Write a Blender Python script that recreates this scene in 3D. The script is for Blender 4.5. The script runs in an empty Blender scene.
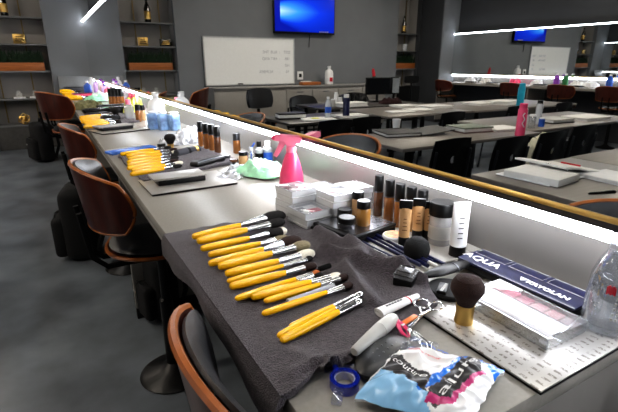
import bpy, bmesh, math, random
from mathutils import Vector, Matrix, noise
random.seed(7)
PI = math.pi
SC = bpy.context.scene
COL = SC.collection

# ------------------------------------------------------------------ camera maths
U0, V0, FPX = 309.0, 206.0, 440.0
PITCH = math.radians(17.886); YAW = math.radians(30.099)
CH = 1.28            # eye height
T = 0.90             # vanity worktop height
XM = 0.660           # front plane of the right-hand mirror (it stands proud of the wall)
WX = 0.768           # wall behind the counter
KS = XM / .768
YF = 9.46 * KS       # far wall
XO = 2*XM - 8.09     # front plane of the opposite mirror
YO = 7.47            # where the opposite counter meets its pier
def ray(u, v):
    a, b = u - U0, V0 - v
    c, s = math.cos(PITCH), math.sin(PITCH)
    up = b * c - FPX * s; fw = FPX * c + b * s
    return Vector((math.sin(YAW) * fw + math.cos(YAW) * a, math.cos(YAW) * fw - math.sin(YAW) * a, up))
def at(u, v, h=0.0):             # point of the worktop (raised by h)
    r = ray(u, v); t = (T + h - CH) / r.z
    return Vector((r.x * t, r.y * t, T + h))
def seen(u, v, z):               # point of the room at height z seen in the mirror
    r = ray(u, v); t = (z - CH) / r.z
    return Vector((2 * XM - r.x * t, r.y * t, z))
def seen_x(u, v, x):             # point of the room on the plane x seen in the mirror
    r = ray(u, v); t = (2 * XM - x) / r.x
    return Vector((x, r.y * t, CH + r.z * t))
def hgt(u, vb, vt, h=0.0):       # height of an upright thing on the worktop
    r = ray(u, vb); t = (T + h - CH) / r.z; q = ray(u, vt)
    d = math.hypot(r.x, r.y) * t
    return d / math.hypot(q.x, q.y) * q.z - (T + h - CH)

# ------------------------------------------------------------------ materials
def lin(hexs):
    hexs = hexs.lstrip('#'); out = []
    for i in (0, 2, 4):
        c = int(hexs[i:i+2], 16) / 255
        out.append(c / 12.92 if c <= .04045 else ((c + .055) / 1.055) ** 2.4)
    return (*out, 1)
MATS = {}
def mat(name, hexs, rough=.5, metal=0., var=.12, vscale=30., bump=0., bscale=200., stretch=None, coat=0., emis=None, estr=0., sheen=0., spec=.5, trans=0., alpha=None):
    if name in MATS: return MATS[name]
    m = bpy.data.materials.new(name); m.use_nodes = True
    nt = m.node_tree; n = nt.nodes; L = nt.links
    b = n['Principled BSDF']
    base = lin(hexs)
    tc = n.new('ShaderNodeTexCoord'); mp = n.new('ShaderNodeMapping'); L.new(tc.outputs['Object'], mp.inputs['Vector'])
    if stretch: mp.inputs['Scale'].default_value = stretch
    nz = n.new('ShaderNodeTexNoise'); nz.inputs['Scale'].default_value = vscale; nz.inputs['Detail'].default_value = 5
    L.new(mp.outputs['Vector'], nz.inputs['Vector'])
    cr = n.new('ShaderNodeValToRGB')
    cr.color_ramp.elements[0].position = .3; cr.color_ramp.elements[1].position = .7
    cr.color_ramp.elements[0].color = tuple(max(0, c * (1 - var)) for c in base[:3]) + (1,)
    cr.color_ramp.elements[1].color = tuple(min(1, c * (1 + var)) for c in base[:3]) + (1,)
    L.new(nz.outputs['Fac'], cr.inputs['Fac']); L.new(cr.outputs['Color'], b.inputs['Base Color'])
    b.inputs['Roughness'].default_value = rough; b.inputs['Metallic'].default_value = metal
    b.inputs['Coat Weight'].default_value = coat; b.inputs['Sheen Weight'].default_value = sheen
    b.inputs['Specular IOR Level'].default_value = spec
    b.inputs['Transmission Weight'].default_value = trans
    if alpha is not None: b.inputs['Alpha'].default_value = alpha
    if emis:
        b.inputs['Emission Color'].default_value = lin(emis); b.inputs['Emission Strength'].default_value = estr
    if bump:
        bz = n.new('ShaderNodeTexNoise'); bz.inputs['Scale'].default_value = bscale; bz.inputs['Detail'].default_value = 3
        L.new(mp.outputs['Vector'], bz.inputs['Vector'])
        bp = n.new('ShaderNodeBump'); bp.inputs['Strength'].default_value = bump; bp.inputs['Distance'].default_value = .004
        L.new(bz.outputs['Fac'], bp.inputs['Height']); L.new(bp.outputs['Normal'], b.inputs['Normal'])
    MATS[name] = m
    return m
def clear(name, hexs, rough=.05, opacity=.12, gloss=.9):
    """thin clear plastic or glass: see-through, tinted, with mirror-like sheen at grazing angles"""
    if name in MATS: return MATS[name]
    m = bpy.data.materials.new(name); m.use_nodes = True
    nt = m.node_tree; n = nt.nodes; L = nt.links
    out = n['Material Output']; n.remove(n['Principled BSDF'])
    tr = n.new('ShaderNodeBsdfTransparent'); tr.inputs[0].default_value = lin(hexs)
    df = n.new('ShaderNodeBsdfDiffuse'); df.inputs[0].default_value = lin(hexs)
    gl = n.new('ShaderNodeBsdfGlossy'); gl.inputs['Roughness'].default_value = rough
    lw = n.new('ShaderNodeLayerWeight'); lw.inputs['Blend'].default_value = .25
    tc = n.new('ShaderNodeTexCoord'); nz = n.new('ShaderNodeTexNoise'); nz.inputs['Scale'].default_value = 60
    L.new(tc.outputs['Object'], nz.inputs['Vector'])
    bp = n.new('ShaderNodeBump'); bp.inputs['Strength'].default_value = .08; L.new(nz.outputs['Fac'], bp.inputs['Height'])
    L.new(bp.outputs['Normal'], gl.inputs['Normal'])
    m1 = n.new('ShaderNodeMixShader'); m1.inputs[0].default_value = opacity
    L.new(tr.outputs[0], m1.inputs[1]); L.new(df.outputs[0], m1.inputs[2])
    mu = n.new('ShaderNodeMath'); mu.operation = 'MULTIPLY'; mu.inputs[1].default_value = gloss; L.new(lw.outputs['Facing'], mu.inputs[0])
    ad = n.new('ShaderNodeMath'); ad.operation = 'ADD'; ad.inputs[1].default_value = .05; L.new(mu.outputs[0], ad.inputs[0])
    m2 = n.new('ShaderNodeMixShader'); L.new(ad.outputs[0], m2.inputs[0])
    L.new(m1.outputs[0], m2.inputs[1]); L.new(gl.outputs[0], m2.inputs[2])
    L.new(m2.outputs[0], out.inputs['Surface'])
    MATS[name] = m
    return m
def glow(name, hexs, strength):
    return mat(name, hexs, emis=hexs, estr=strength, var=.02)

M_floor = mat('polished_concrete', '#666c73', rough=.30, var=.38, vscale=3.2, bump=.05, bscale=12)
M_wall = mat('grey_wall_paint', '#74777b', rough=.7, var=.04, vscale=3)
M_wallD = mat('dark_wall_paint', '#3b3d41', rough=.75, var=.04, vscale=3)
M_niche = mat('niche_paint', '#9b9895', rough=.75, var=.05, vscale=4)
M_shelf = mat('grey_shelf', '#6d6f71', rough=.5, var=.05)
M_ceil = mat('dark_ceiling_paint', '#232427', rough=.8)
M_top = mat('taupe_quartz', '#98948d', rough=.27, var=.05, vscale=160, spec=.7)
M_front = mat('grey_laminate', '#8f8b86', rough=.35, var=.04)
M_brushed = mat('brushed_panel', '#a5a19b', rough=.35, metal=.3, var=.08, vscale=8, stretch=(1, 1, .05))
M_under = mat('dark_cabinet', '#2b2b2d', rough=.7)
M_gold = mat('brass_trim', '#d6b26c', rough=.32, metal=1., var=.08)
M_steel = mat('polished_steel', '#d8d8d8', rough=.18, metal=1., var=.05)
M_dsteel = mat('dark_steel', '#55565a', rough=.35, metal=1.)
M_splash = mat('metal_backsplash', '#6b6865', rough=.32, metal=.35, var=.05, vscale=6)
M_black = mat('black_plastic', '#0b0b0c', rough=.38, var=.15, spec=.32)
M_blackm = mat('matte_black', '#09090a', rough=.7, spec=.2)
M_leather = mat('black_leather', '#15161a', rough=.38, var=.2, vscale=40, bump=.15, bscale=260)
M_walnut = mat('walnut_veneer', '#43180d', rough=.3, var=.35, vscale=9, stretch=(6, 6, .8), coat=.3)
M_ply = mat('plywood_edge', '#95541f', rough=.35, var=.2)
M_fabric = mat('black_fabric', '#0a0b0e', rough=.9, var=.2, vscale=60, bump=.3, bscale=350)
M_towel = mat('plum_grey_terry', '#4c434b', rough=.97, var=.45, vscale=150, bump=1.5, bscale=560, sheen=.3)
M_yellow = mat('yellow_lacquer', '#ffc200', rough=.25, var=.015, vscale=20, coat=.5)
M_yelD = mat('yellow_lacquer_pale', '#d9a63a', rough=.3)
M_brD = mat('dark_bristle', '#0d0807', rough=.9, var=.4, vscale=300, bump=.6, bscale=600)
M_brB = mat('brown_bristle', '#28110a', rough=.9, var=.4, vscale=300, bump=.6, bscale=600)
M_brT = mat('taupe_bristle', '#8a8066', rough=.9, var=.3, vscale=300, bump=.6, bscale=600)
M_brW = mat('cream_bristle', '#e8e2d2', rough=.9, var=.1, vscale=300, bump=.5, bscale=600)
M_brO = mat('orange_bristle', '#b5622a', rough=.9, var=.3, vscale=300, bump=.5, bscale=600)
M_white = mat('white_plastic', '#e9e9ea', rough=.35, var=.03)
M_whitem = mat('white_paper', '#e4e3e0', rough=.8, var=.04)
M_offw = mat('pale_grey_plastic', '#b4b3af', rough=.4, var=.04)
M_pink = mat('pink_plastic', '#f04c7c', rough=.3, var=.05, coat=.3)
M_pinkL = mat('pale_pink_plastic', '#fb86a4', rough=.3, var=.05)
M_blueb = mat('blue_print', '#2f5fc0', rough=.4, var=.2, vscale=20)
M_navy = mat('navy_card', '#10143c', rough=.28, var=.12)
M_red = mat('red_print', '#c02032', rough=.4)
M_purple = mat('purple_plastic', '#8a3fae', rough=.4, var=.2)
M_green = mat('mint_film', '#a3e6bd', rough=.3, var=.25, vscale=25, bump=.3, bscale=60)
M_greenL = mat('pale_mint_print', '#eafaf0', rough=.35, var=.1)
M_amber = mat('amber_makeup', '#8f5a2c', rough=.25, var=.12, coat=.5)
M_tan = mat('tan_makeup', '#c39a6c', rough=.3, var=.08, coat=.4)
M_brownm = mat('brown_makeup', '#5a3822', rough=.25, var=.12, coat=.5)
M_ochre = mat('ochre_makeup', '#a8793c', rough=.25, var=.1, coat=.5)
M_clear = clear('clear_plastic', '#f2f4f6', opacity=.10)
M_clearlid = clear('clear_lid_film', '#f4f5f7', opacity=.06, gloss=.35)
M_frost = clear('milky_plastic', '#eef0f4', opacity=.45, rough=.15)
M_smoke = clear('smoky_plastic', '#6b6b70', opacity=.35)
M_blueclear = clear('blue_clear_plastic', '#2340d8', opacity=.35)
M_olive = mat('olive_fabric', '#6b6747', rough=.9, var=.3, vscale=40)
M_soap = mat('charcoal_sponge', '#0b0b0c', rough=.95, var=.3, vscale=200, bump=.5, bscale=500)
M_table = mat('grey_oak_laminate', '#77716b', rough=.35, var=.12, vscale=6, stretch=(.3, 5, 5))
M_brownW = mat('planter_wood', '#9a5a26', rough=.5, var=.25, vscale=10, stretch=(.4, 4, 6))
M_grass = mat('dark_green_grass', '#16301a', rough=.8, var=.5, vscale=30)
M_bottleG = mat('dark_bottle_glass', '#120f0b', rough=.12, coat=.5)
M_teal = mat('teal_enamel', '#1596b4', rough=.3)
M_bag = mat('cream_canvas', '#c9c4ad', rough=.9, var=.1)
M_mirror = mat('mirror_silver', '#e2e5e6', rough=.005, metal=1., var=.003)
M_led = glow('led_diffuser', '#f6f9ff', 26.)
M_ledt = glow('led_diffuser_top', '#f6f9ff', 26.)
M_ceilL = glow('ceiling_panel_glow', '#fff3e2', 48.)

def wave_mat(name, fn):
    m = bpy.data.materials.new(name); m.use_nodes = True
    fn(m.node_tree); MATS[name] = m
    return m

# ------------------------------------------------------------------ mesh builder
class MB:
    def __init__(self): self.bm = bmesh.new()
    def _x(self, geom, M):
        if M is not None: bmesh.ops.transform(self.bm, matrix=M, verts=geom)
    def box(self, c, s, bev=0., rot=None, seg=2):
        r = bmesh.ops.create_cube(self.bm, size=1.)
        vs = r['verts']
        bmesh.ops.scale(self.bm, vec=s, verts=vs)
        if bev:
            es = list({e for v in vs for e in v.link_edges})
            q = bmesh.ops.bevel(self.bm, geom=es, offset=bev, segments=seg, affect='EDGES', profile=.5)
            vs = list({v for f in q['faces'] for v in f.verts} | {v for v in vs if v.is_valid})
        M = Matrix.Translation(c)
        if rot is not None: M = M @ (rot.to_4x4() if not isinstance(rot, (int, float)) else Matrix.Rotation(rot, 4, 'Z'))
        self._x(vs, M); return self
    def tube(self, pts, rad, n=10, cap=True, flat=1.0):
        pts = [Vector(p) for p in pts]
        if not isinstance(rad, (list, tuple)): rad = [rad] * len(pts)
        rings = []; prev = None
        for i, p in enumerate(pts):
            d = (pts[min(i+1, len(pts)-1)] - pts[max(i-1, 0)])
            d = d.normalized() if d.length > 1e-9 else Vector((0, 0, 1))
            if prev is None:
                a = Vector((0, 0, 1)) if abs(d.z) < .9 else Vector((1, 0, 0))
                s = d.cross(a).normalized()
            else:
                s = (prev - d * prev.dot(d)).normalized()
            prev = s; t = s.cross(d).normalized()
            rings.append([self.bm.verts.new(p + (s * math.cos(2*PI*k/n) + t * flat * math.sin(2*PI*k/n)) * rad[i]) for k in range(n)])
        for a, b in zip(rings, rings[1:]):
            for k in range(n):
                self.bm.faces.new((a[k], a[(k+1) % n], b[(k+1) % n], b[k]))
        if cap:
            self.bm.faces.new(rings[0][::-1]); self.bm.faces.new(rings[-1])
        return self
    def loop(self, pts, rad, n=6):
        """closed tube through pts"""
        pts = [Vector(p) for p in pts]; N = len(pts); rings = []
        for i in range(N):
            d = (pts[(i+1) % N] - pts[i-1]).normalized()
            a = Vector((0, 0, 1)) if abs(d.z) < .95 else Vector((1, 0, 0))
            s = d.cross(a).normalized(); t = s.cross(d)
            rings.append([self.bm.verts.new(pts[i] + (s*math.cos(2*PI*k/n) + t*math.sin(2*PI*k/n)) * rad) for k in range(n)])
        for i in range(N):
            a, b = rings[i], rings[(i+1) % N]
            for k in range(n): self.bm.faces.new((a[k], a[(k+1) % n], b[(k+1) % n], b[k]))
        return self
    def lathe(self, prof, n=24, M=None, sx=1., sy=1.):
        rings = []; vs = []
        for r, z in prof:
            if r < 1e-6:
                v = self.bm.verts.new((0, 0, z)); rings.append([v]); vs.append(v)
            else:
                ring = [self.bm.verts.new((r*sx*math.cos(2*PI*k/n), r*sy*math.sin(2*PI*k/n), z)) for k in range(n)]
                rings.append(ring); vs += ring
        for a, b in zip(rings, rings[1:]):
            if len(a) == 1 and len(b) == 1: continue
            for k in range(n):
                k2 = (k+1) % n
                if len(a) == 1: self.bm.faces.new((a[0], b[k2], b[k]))
                elif len(b) == 1: self.bm.faces.new((a[k], a[k2], b[0]))
                else: self.bm.faces.new((a[k], a[k2], b[k2], b[k]))
        self._x(vs, M); return self
    def prism(self, poly, z0, z1, M=None):
        lo = [self.bm.verts.new((x, y, z0)) for x, y in poly]; hi = [self.bm.verts.new((x, y, z1)) for x, y in poly]
        n = len(poly)
        self.bm.faces.new(lo[::-1]); self.bm.faces.new(hi)
        for k in range(n): self.bm.faces.new((lo[k], lo[(k+1) % n], hi[(k+1) % n], hi[k]))
        self._x(lo + hi, M); return self
    def ball(self, c, r, u=20, v=12, M=None):
        if not isinstance(r, (list, tuple)): r = (r, r, r)
        q = bmesh.ops.create_uvsphere(self.bm, u_segments=u, v_segments=v, radius=1.)
        bmesh.ops.scale(self.bm, vec=r, verts=q['verts'])
        MM = Matrix.Translation(c)
        if M is not None: MM = MM @ M.to_4x4()
        self._x(q['verts'], MM); return self
    def sheet(self, f, nu, nv, th=0.):
        e = 1e-3
        P = [[Vector(f(-1 + 2*i/nu, -1 + 2*j/nv)) for j in range(nv+1)] for i in range(nu+1)]
        V = [[self.bm.verts.new(p) for p in row] for row in P]
        for i in range(nu):
            for j in range(nv): self.bm.faces.new((V[i][j], V[i+1][j], V[i+1][j+1], V[i][j+1]))
        if th:
            W = []
            for i in range(nu+1):
                row = []
                for j in range(nv+1):
                    du = P[min(i+1, nu)][j] - P[max(i-1, 0)][j]; dv = P[i][min(j+1, nv)] - P[i][max(j-1, 0)]
                    nn = du.cross(dv); nn = nn.normalized() if nn.length > 1e-12 else Vector((0, 0, 1))
                    row.append(self.bm.verts.new(P[i][j] - nn * th))
                W.append(row)
            for i in range(nu):
                for j in range(nv): self.bm.faces.new((W[i][j], W[i][j+1], W[i+1][j+1], W[i+1][j]))
            per = [(i, 0) for i in range(nu)] + [(nu, j) for j in range(nv)] + [(i, nv) for i in range(nu, 0, -1)] + [(0, j) for j in range(nv, 0, -1)]
            for a, b in zip(per, per[1:] + per[:1]):
                self.bm.faces.new((V[a[0]][a[1]], W[a[0]][a[1]], W[b[0]][b[1]], V[b[0]][b[1]]))
        return self
    def build(self, name, material, parent=None, smooth=True, angle=35):
        me = bpy.data.meshes.new(name)
        bmesh.ops.recalc_face_normals(self.bm, faces=self.bm.faces)
        if smooth:
            for f in self.bm.faces: f.smooth = True
            ca = math.radians(angle)
            for e in self.bm.edges:
                if len(e.link_faces) == 2 and e.calc_face_angle(0) > ca: e.smooth = False
        self.bm.to_mesh(me); self.bm.free()
        ms = material if isinstance(material, (list, tuple)) else [material]
        for m in ms: me.materials.append(m)
        o = bpy.data.objects.new(name, me); COL.objects.link(o)
        if parent is not None: o.parent = parent
        return o
def tag(o, label=None, cat=None, group=None, kind=None):
    if label: o['label'] = label
    if cat: o['category'] = cat
    if group: o['group'] = group
    if kind: o['kind'] = kind
    return o
def thing(name, label, cat, loc=(0, 0, 0), rz=0., group=None, rot=None):
    o = bpy.data.objects.new(name, None); COL.objects.link(o); o.empty_display_size = .05
    o.location = loc; o.rotation_euler = (0, 0, rz)
    if rot is not None: o.rotation_mode = 'QUATERNION'; o.rotation_quaternion = rot.to_quaternion()
    return tag(o, label, cat, group)
def dup(root, label, loc=None, rz=None, group=None):
    def cp(o, par):
        c = o.copy(); COL.objects.link(c)
        if par is not None: c.parent = par
        for ch in [x for x in COL.objects if x.parent == o]: cp(ch, c)
        return c
    r = cp(root, None); r['label'] = label
    if group: r['group'] = group
    if loc is not None: r.location = loc
    if rz is not None: r.rotation_euler = (0, 0, rz)
    return r
def struct(name, mb, m):
    return tag(mb.build(name, m, smooth=False), kind='structure')
def text(name, body, size, M, material, parent, extrude=.0003, bold=0.0, sx=1.0):
    cu = bpy.data.curves.new(name, 'FONT'); cu.body = body; cu.size = size; cu.extrude = extrude; cu.align_x = 'CENTER'; cu.align_y = 'CENTER'; cu.offset = bold
    tmp = bpy.data.objects.new(name, cu); COL.objects.link(tmp)
    me = bpy.data.meshes.new_from_object(tmp.evaluated_get(bpy.context.evaluated_depsgraph_get()))
    bpy.data.objects.remove(tmp); bpy.data.curves.remove(cu)
    me.name = name; me.transform(M @ Matrix.Diagonal((sx, 1, 1, 1))); me.materials.clear(); me.materials.append(material)
    o = bpy.data.objects.new(name, me); COL.objects.link(o); o.parent = parent
    return o
def sq(a, b, k=.6):
    return a * math.sqrt(1 - k*b*b/2), b * math.sqrt(1 - k*a*a/2)
def frame_from(p, q, up=Vector((0, 0, 1))):
    """matrix whose +x runs from p to q"""
    x = (Vector(q) - Vector(p)).normalized(); y = up.cross(x).normalized(); z = x.cross(y)
    return Matrix((x, y, z)).transposed()
ORD = ['first', 'second', 'third', 'fourth', 'fifth', 'sixth', 'seventh', 'eighth', 'ninth', 'tenth', 'eleventh', 'twelfth']
CARD = ['one', 'two', 'three', 'four', 'five', 'six']

# ================================================================== SETTING
XB, YB, ZC = XO - (WX-XM), -3.0, 3.2
struct('floor', MB().box(((WX+XB)/2, (YF+.4+YB)/2, -.05), (WX-XB+.4, YF+.4-YB+.4, .1)), M_floor)
struct('ceiling', MB().box(((WX+XB)/2, (YF+.4+YB)/2, ZC+.05), (WX-XB+.4, YF+.4-YB+.4, .1)), M_ceil)
struct('wall_right', MB().box((WX+.05, (YF+YB)/2, ZC/2), (.1, YF-YB+.6, ZC)), M_wallD)
struct('wall_left', MB().box((XB-.05, (YF+YB)/2, ZC/2), (.1, YF-YB+.6, ZC)), M_wallD)
struct('wall_back', MB().box(((WX+XB)/2, YB-.05, ZC/2), (WX-XB+.2, .1, ZC)), M_wall)
N1 = (-.87*KS, .14*KS); N2 = (-7.36*KS, -6.62*KS)
w = MB()
for x0, x1 in ((N1[1], WX), (N2[1], N1[0])):
    w.box(((x0+x1)/2, YF+.05, ZC/2), (x1-x0, .1, ZC))
struct('wall_far', w, M_wall)
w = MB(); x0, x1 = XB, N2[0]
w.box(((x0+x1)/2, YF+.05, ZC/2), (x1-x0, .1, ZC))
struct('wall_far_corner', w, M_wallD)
x0, x1 = XB, 2*XM-7.71
struct('wall_left_pier', MB().box(((x0+x1)/2, (YO+YF)/2, ZC/2), (x1-x0, YF-YO, ZC)), M_wall)
struct('pier_side_shade_1', MB().box((x1+.006, (YO+YF)/2+.01, ZC/2), (.012, YF-YO-.02, ZC)), M_wallD)  # dark-coloured slab standing in for shade on the pier's room-facing side
w = MB()
for a, b in (N1, N2):
    w.box(((a+b)/2, YF+.40, ZC/2), (b-a+.1, .06, ZC))
    for x in (a-.02, b+.02): w.box((x, YF+.235, ZC/2), (.04, .27, ZC))
struct('wall_far_niche', w, M_niche)

# ---- niche shelving
zsh = [CH + ray(20, v).z * YF / ray(20, v).y for v in (125.5, 99, 71, 43.5, 16)]
M_front2 = mat('niche_base_panel', '#4f4e4d', rough=.7)
def shelving(a, b, label, grp):
    t = thing('shelf_unit', label, 'shelf', ((a+b)/2, YF+.2, 0))
    w2 = (b-a)/2
    MB().box((0, .0, zsh[0]/2-.01), (2*w2-.01, .30, zsh[0]-.03)).build('base_cabinet', M_front2, t, smooth=False)
    for z in zsh:
        MB().box((0, 0, z-.012), (2*w2-.006, .32, .024), .003).build('shelf', M_shelf, t)
    for x in (w2*.35, -w2*.62):
        MB().box((x, .15, (zsh[0]+ZC-.1)/2), (.016, .010, ZC-.1-zsh[0]-.02)).build('upright', mat('dull_brass', '#8f7c55', rough=.4, metal=.8), t, smooth=False)
    return t
shelving(*N1, 'grey shelving built into the niche at the far wall beside the near counter', 0)
shelving(*N2, 'grey shelving in the far niche beside the dark pier, seen in the mirror', 0)
def planter(x, z, wid, label):
    t = thing('grass_planter', label, 'planter', (x, YF+.16, z))
    MB().box((0, 0, .06), (wid, .2, .12), .004).build('wooden_trough', M_brownW, t)
    g = MB(); rr = random.Random(3)
    for i in range(420):
        gx, gy = rr.uniform(-wid/2+.01, wid/2-.01), rr.uniform(-.09, .09)
        h = rr.uniform(.12, .22); dx, dy = rr.uniform(-.03, .03), rr.uniform(-.03, .03)
        g.tube([(gx, gy, .10), (gx+dx*.4, gy+dy*.4, .1+h*.6), (gx+dx, gy+dy, .1+h)], [.006, .005, .001], n=3, cap=False)
    gr = g.build('grass', M_grass, t, smooth=False); gr['kind'] = 'stuff'
planter((N1[0]+N1[1])/2, zsh[2], .72, 'wooden trough of dark grass on the near niche shelf')
planter((N2[0]+N2[1])/2, zsh[2], .62, 'wooden trough of dark grass on the distant niche shelf by the dark pier')
def wine(x, z, label, s=1.):
    t = thing('wine_bottle', label, 'bottle', (x, YF+.14, z))
    MB().lathe([(0, 0), (.05*s, 0), (.05*s, .22*s), (.02*s, .30*s), (.018*s, .38*s), (0, .38*s)], 20).build('glass_body', M_bottleG, t)
    MB().lathe([(.051*s, .05*s), (.051*s, .17*s)], 20).build('gold_label', M_gold, t)
    MB().lathe([(.021*s, .33*s), (.021*s, .385*s), (0, .39*s)], 16).build('foil', M_blackm, t)
def nx(u, v, y=YF+.15): r = ray(u, v); tt = y / r.y; return (r.x*tt, CH+r.z*tt)
wine(nx(5, 16)[0], zsh[4], 'dark bottle with gold label on the top shelf of the near niche')
wine(N2[0]+.34, zsh[4], 'dark bottle with gold label on top shelf of the distant niche', .95)
def sign(x, z, m, label, wd=.16, ht=.14):
    t = thing('decorative_sign', label, 'sign', (x, YF+.12, z))
    MB().box((0, 0, ht/2), (wd, .03, ht), .004).build('plaque', m, t)
    p = MB()
    for i in range(3): p.box((0, -.018, ht*(.3+.2*i)), (wd*(.7-.12*i), .006, .012), .002)
    p.build('raised_lines', M_bottleG if m is M_gold else M_gold, t)
sign(nx(20, 43)[0], zsh[3], M_gold, 'small gold plaque on the second shelf from the top of the near niche')
sign(N1[1]-.62-.1, zsh[3], M_bottleG, 'small dark plaque with gold lines at the left of the near niche shelf', .2, .12)
def letters(x, z, label, ch):
    t = thing('ceramic_ornament', label, 'ornament', (x, YF+.12, z))
    MB().box((0, 0, .012), (.16, .05, .024), .004).build('plinth', M_white, t)
    text('white_letter', ch, .13, Matrix.Translation((0, 0, .066)) @ Matrix.Rotation(PI/2, 4, 'X'), M_offw, t, extrude=.012, bold=.004)
letters(nx(20, 98)[0], zsh[1], 'white ornament on the lower shelf beneath the grass trough, left', '&')
letters(nx(36, 98)[0], zsh[1], 'white ornament on the lower shelf beneath the grass trough, right', '&')
t = thing('wire_orb', 'gold geometric wire orb on the lowest shelf of the near niche', 'ornament', (nx(25, 122)[0], YF+.10, zsh[0]+.085))
bmx = bmesh.new(); q = bmesh.ops.create_icosphere(bmx, subdivisions=1, radius=.085)
eds = [(e.verts[0].co.copy(), e.verts[1].co.copy()) for e in bmx.edges]; bmx.free()
o_ = MB()
for a, b in eds: o_.tube([a, b], .007, n=6)
o_.build('gold_lattice', M_gold, t)
MB().ball((0, 0, 0), .05).build('core', M_gold, t)
t = thing('glass_tumbler', 'small pale glass on the second shelf of the distant niche', 'glass', (N2[0]+.3, YF+.12, zsh[3]))
MB().lathe([(0, 0), (.05, 0), (.06, .15), (.055, .15), (.046, .01), (0, .01)], 20).build('glass_wall', M_frost, t)
MB().lathe([(.0, .012), (.044, .012), (.047, .05), (0, .05)], 20).build('contents', M_whitem, t)

# ---- mirrors, backsplash, LED strips, on both long walls
def mirror_wall(x, sgn, y0, y1, which):
    # sgn = -1 : the mirror looks toward -x ; a shallow light box stands off the wall, LED bar along its lower front
    L = y1 - y0; yc = (y0+y1)/2; W = WX - XM
    zb, zt = CH - .318*XM, CH + .625
    m = thing('vanity_mirror', f'long frameless mirror with brass lower edge on the {which}', 'mirror', (x, yc, 0))
    MB().box((-sgn*.004, 0, (zb+.005+zt)/2), (.008, L, zt-zb-.005)).build('mirror_glass', M_mirror, m, smooth=False)
    MB().box((-sgn*(W/2+.004), 0, (zb+zt)/2), (W-.010, L, zt-zb)).build('backing_box', M_wallD, m, smooth=False)
    MB().box((-sgn*.001, 0, zb+.001), (.012, L, .008), .002).build('brass_trim', M_gold, m)
    b = thing('led_strip_light', f'bright low LED strip running below the mirror on the {which}', 'light strip', (x, yc, 0))
    MB().box((-sgn*W/2, 0, zb-.010), (W-.002, L, .010)).build('channel', M_dsteel, b, smooth=False)
    MB().box((-sgn*.038, 0, zb-.030), (.020, L, .030), .007).build('diffuser', M_led, b)
    c = thing('led_strip_light', f'bright upper LED strip along the top of the mirror on the {which}', 'light strip', (x, yc, 0))
    MB().box((-sgn*W/2, 0, zt+.022), (W-.002, L, .012)).build('channel', M_dsteel, c, smooth=False)
    MB().box((sgn*.004, 0, zt+.008), (.026, L, .016), .005).build('diffuser', M_ledt, c)
    s = thing('backsplash', f'grey metal upstand between counter and light strip on the {which}', 'backsplash', (x-sgn*W, yc, 0))
    MB().box((sgn*.004, 0, (T+zb-.016)/2), (.006, L, zb-.016-T)).build('panel', M_splash, s, smooth=False)
mirror_wall(XM, -1, -1.2, YF-.002, 'near right wall')
mirror_wall(XO, 1, -1.5, YO-.002, 'opposite wall')

# ---- vanity counters
CF = 0.192           # front edge of the near counter
def counter(xw, xf, y0, y1, label, wlabel):
    t = thing('vanity_counter', label, 'counter', (0, 0, 0))
    sg = 1 if xw > xf else -1
    MB().box(((xw+xf)/2, (y0+y1)/2, T-.015), (abs(xw-xf), y1-y0, .030), .003).build('worktop', M_top, t)
    MB().box((xf+sg*.012, (y0+y1)/2, T-.036), (.020, y1-y0-.01, .014)).build('front_lip', M_front, t, smooth=False)
    for k in range(5):
        y = y0+.02 + (y1-y0-.04)*k/4
        p = thing('support_panel', f'{["brushed end panel holding up the near end", "first dark support panel from the near end", "middle support panel", "fourth support panel from the near end", "support panel at the far-wall end"][k]} of the {wlabel}', 'panel', ((xw+xf)/2+sg*.02, y, 0))
        MB().box((0, 0, (T-.032)/2), (abs(xw-xf)-.05, .03, T-.032)).build('board', M_brushed, p, smooth=False)
        MB().box((0, 0, .03), (abs(xw-xf)-.048, .034, .06)).build('foot_strip', M_under, p, smooth=False)
counter(WX-.001, CF, .24, YF-.002, 'long taupe make-up counter running below the near mirror', 'near make-up counter')
counter(XB+.001, XB+.576, -1.5, YO-.002, 'long make-up counter under the opposite mirror', 'opposite make-up counter')

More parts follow.
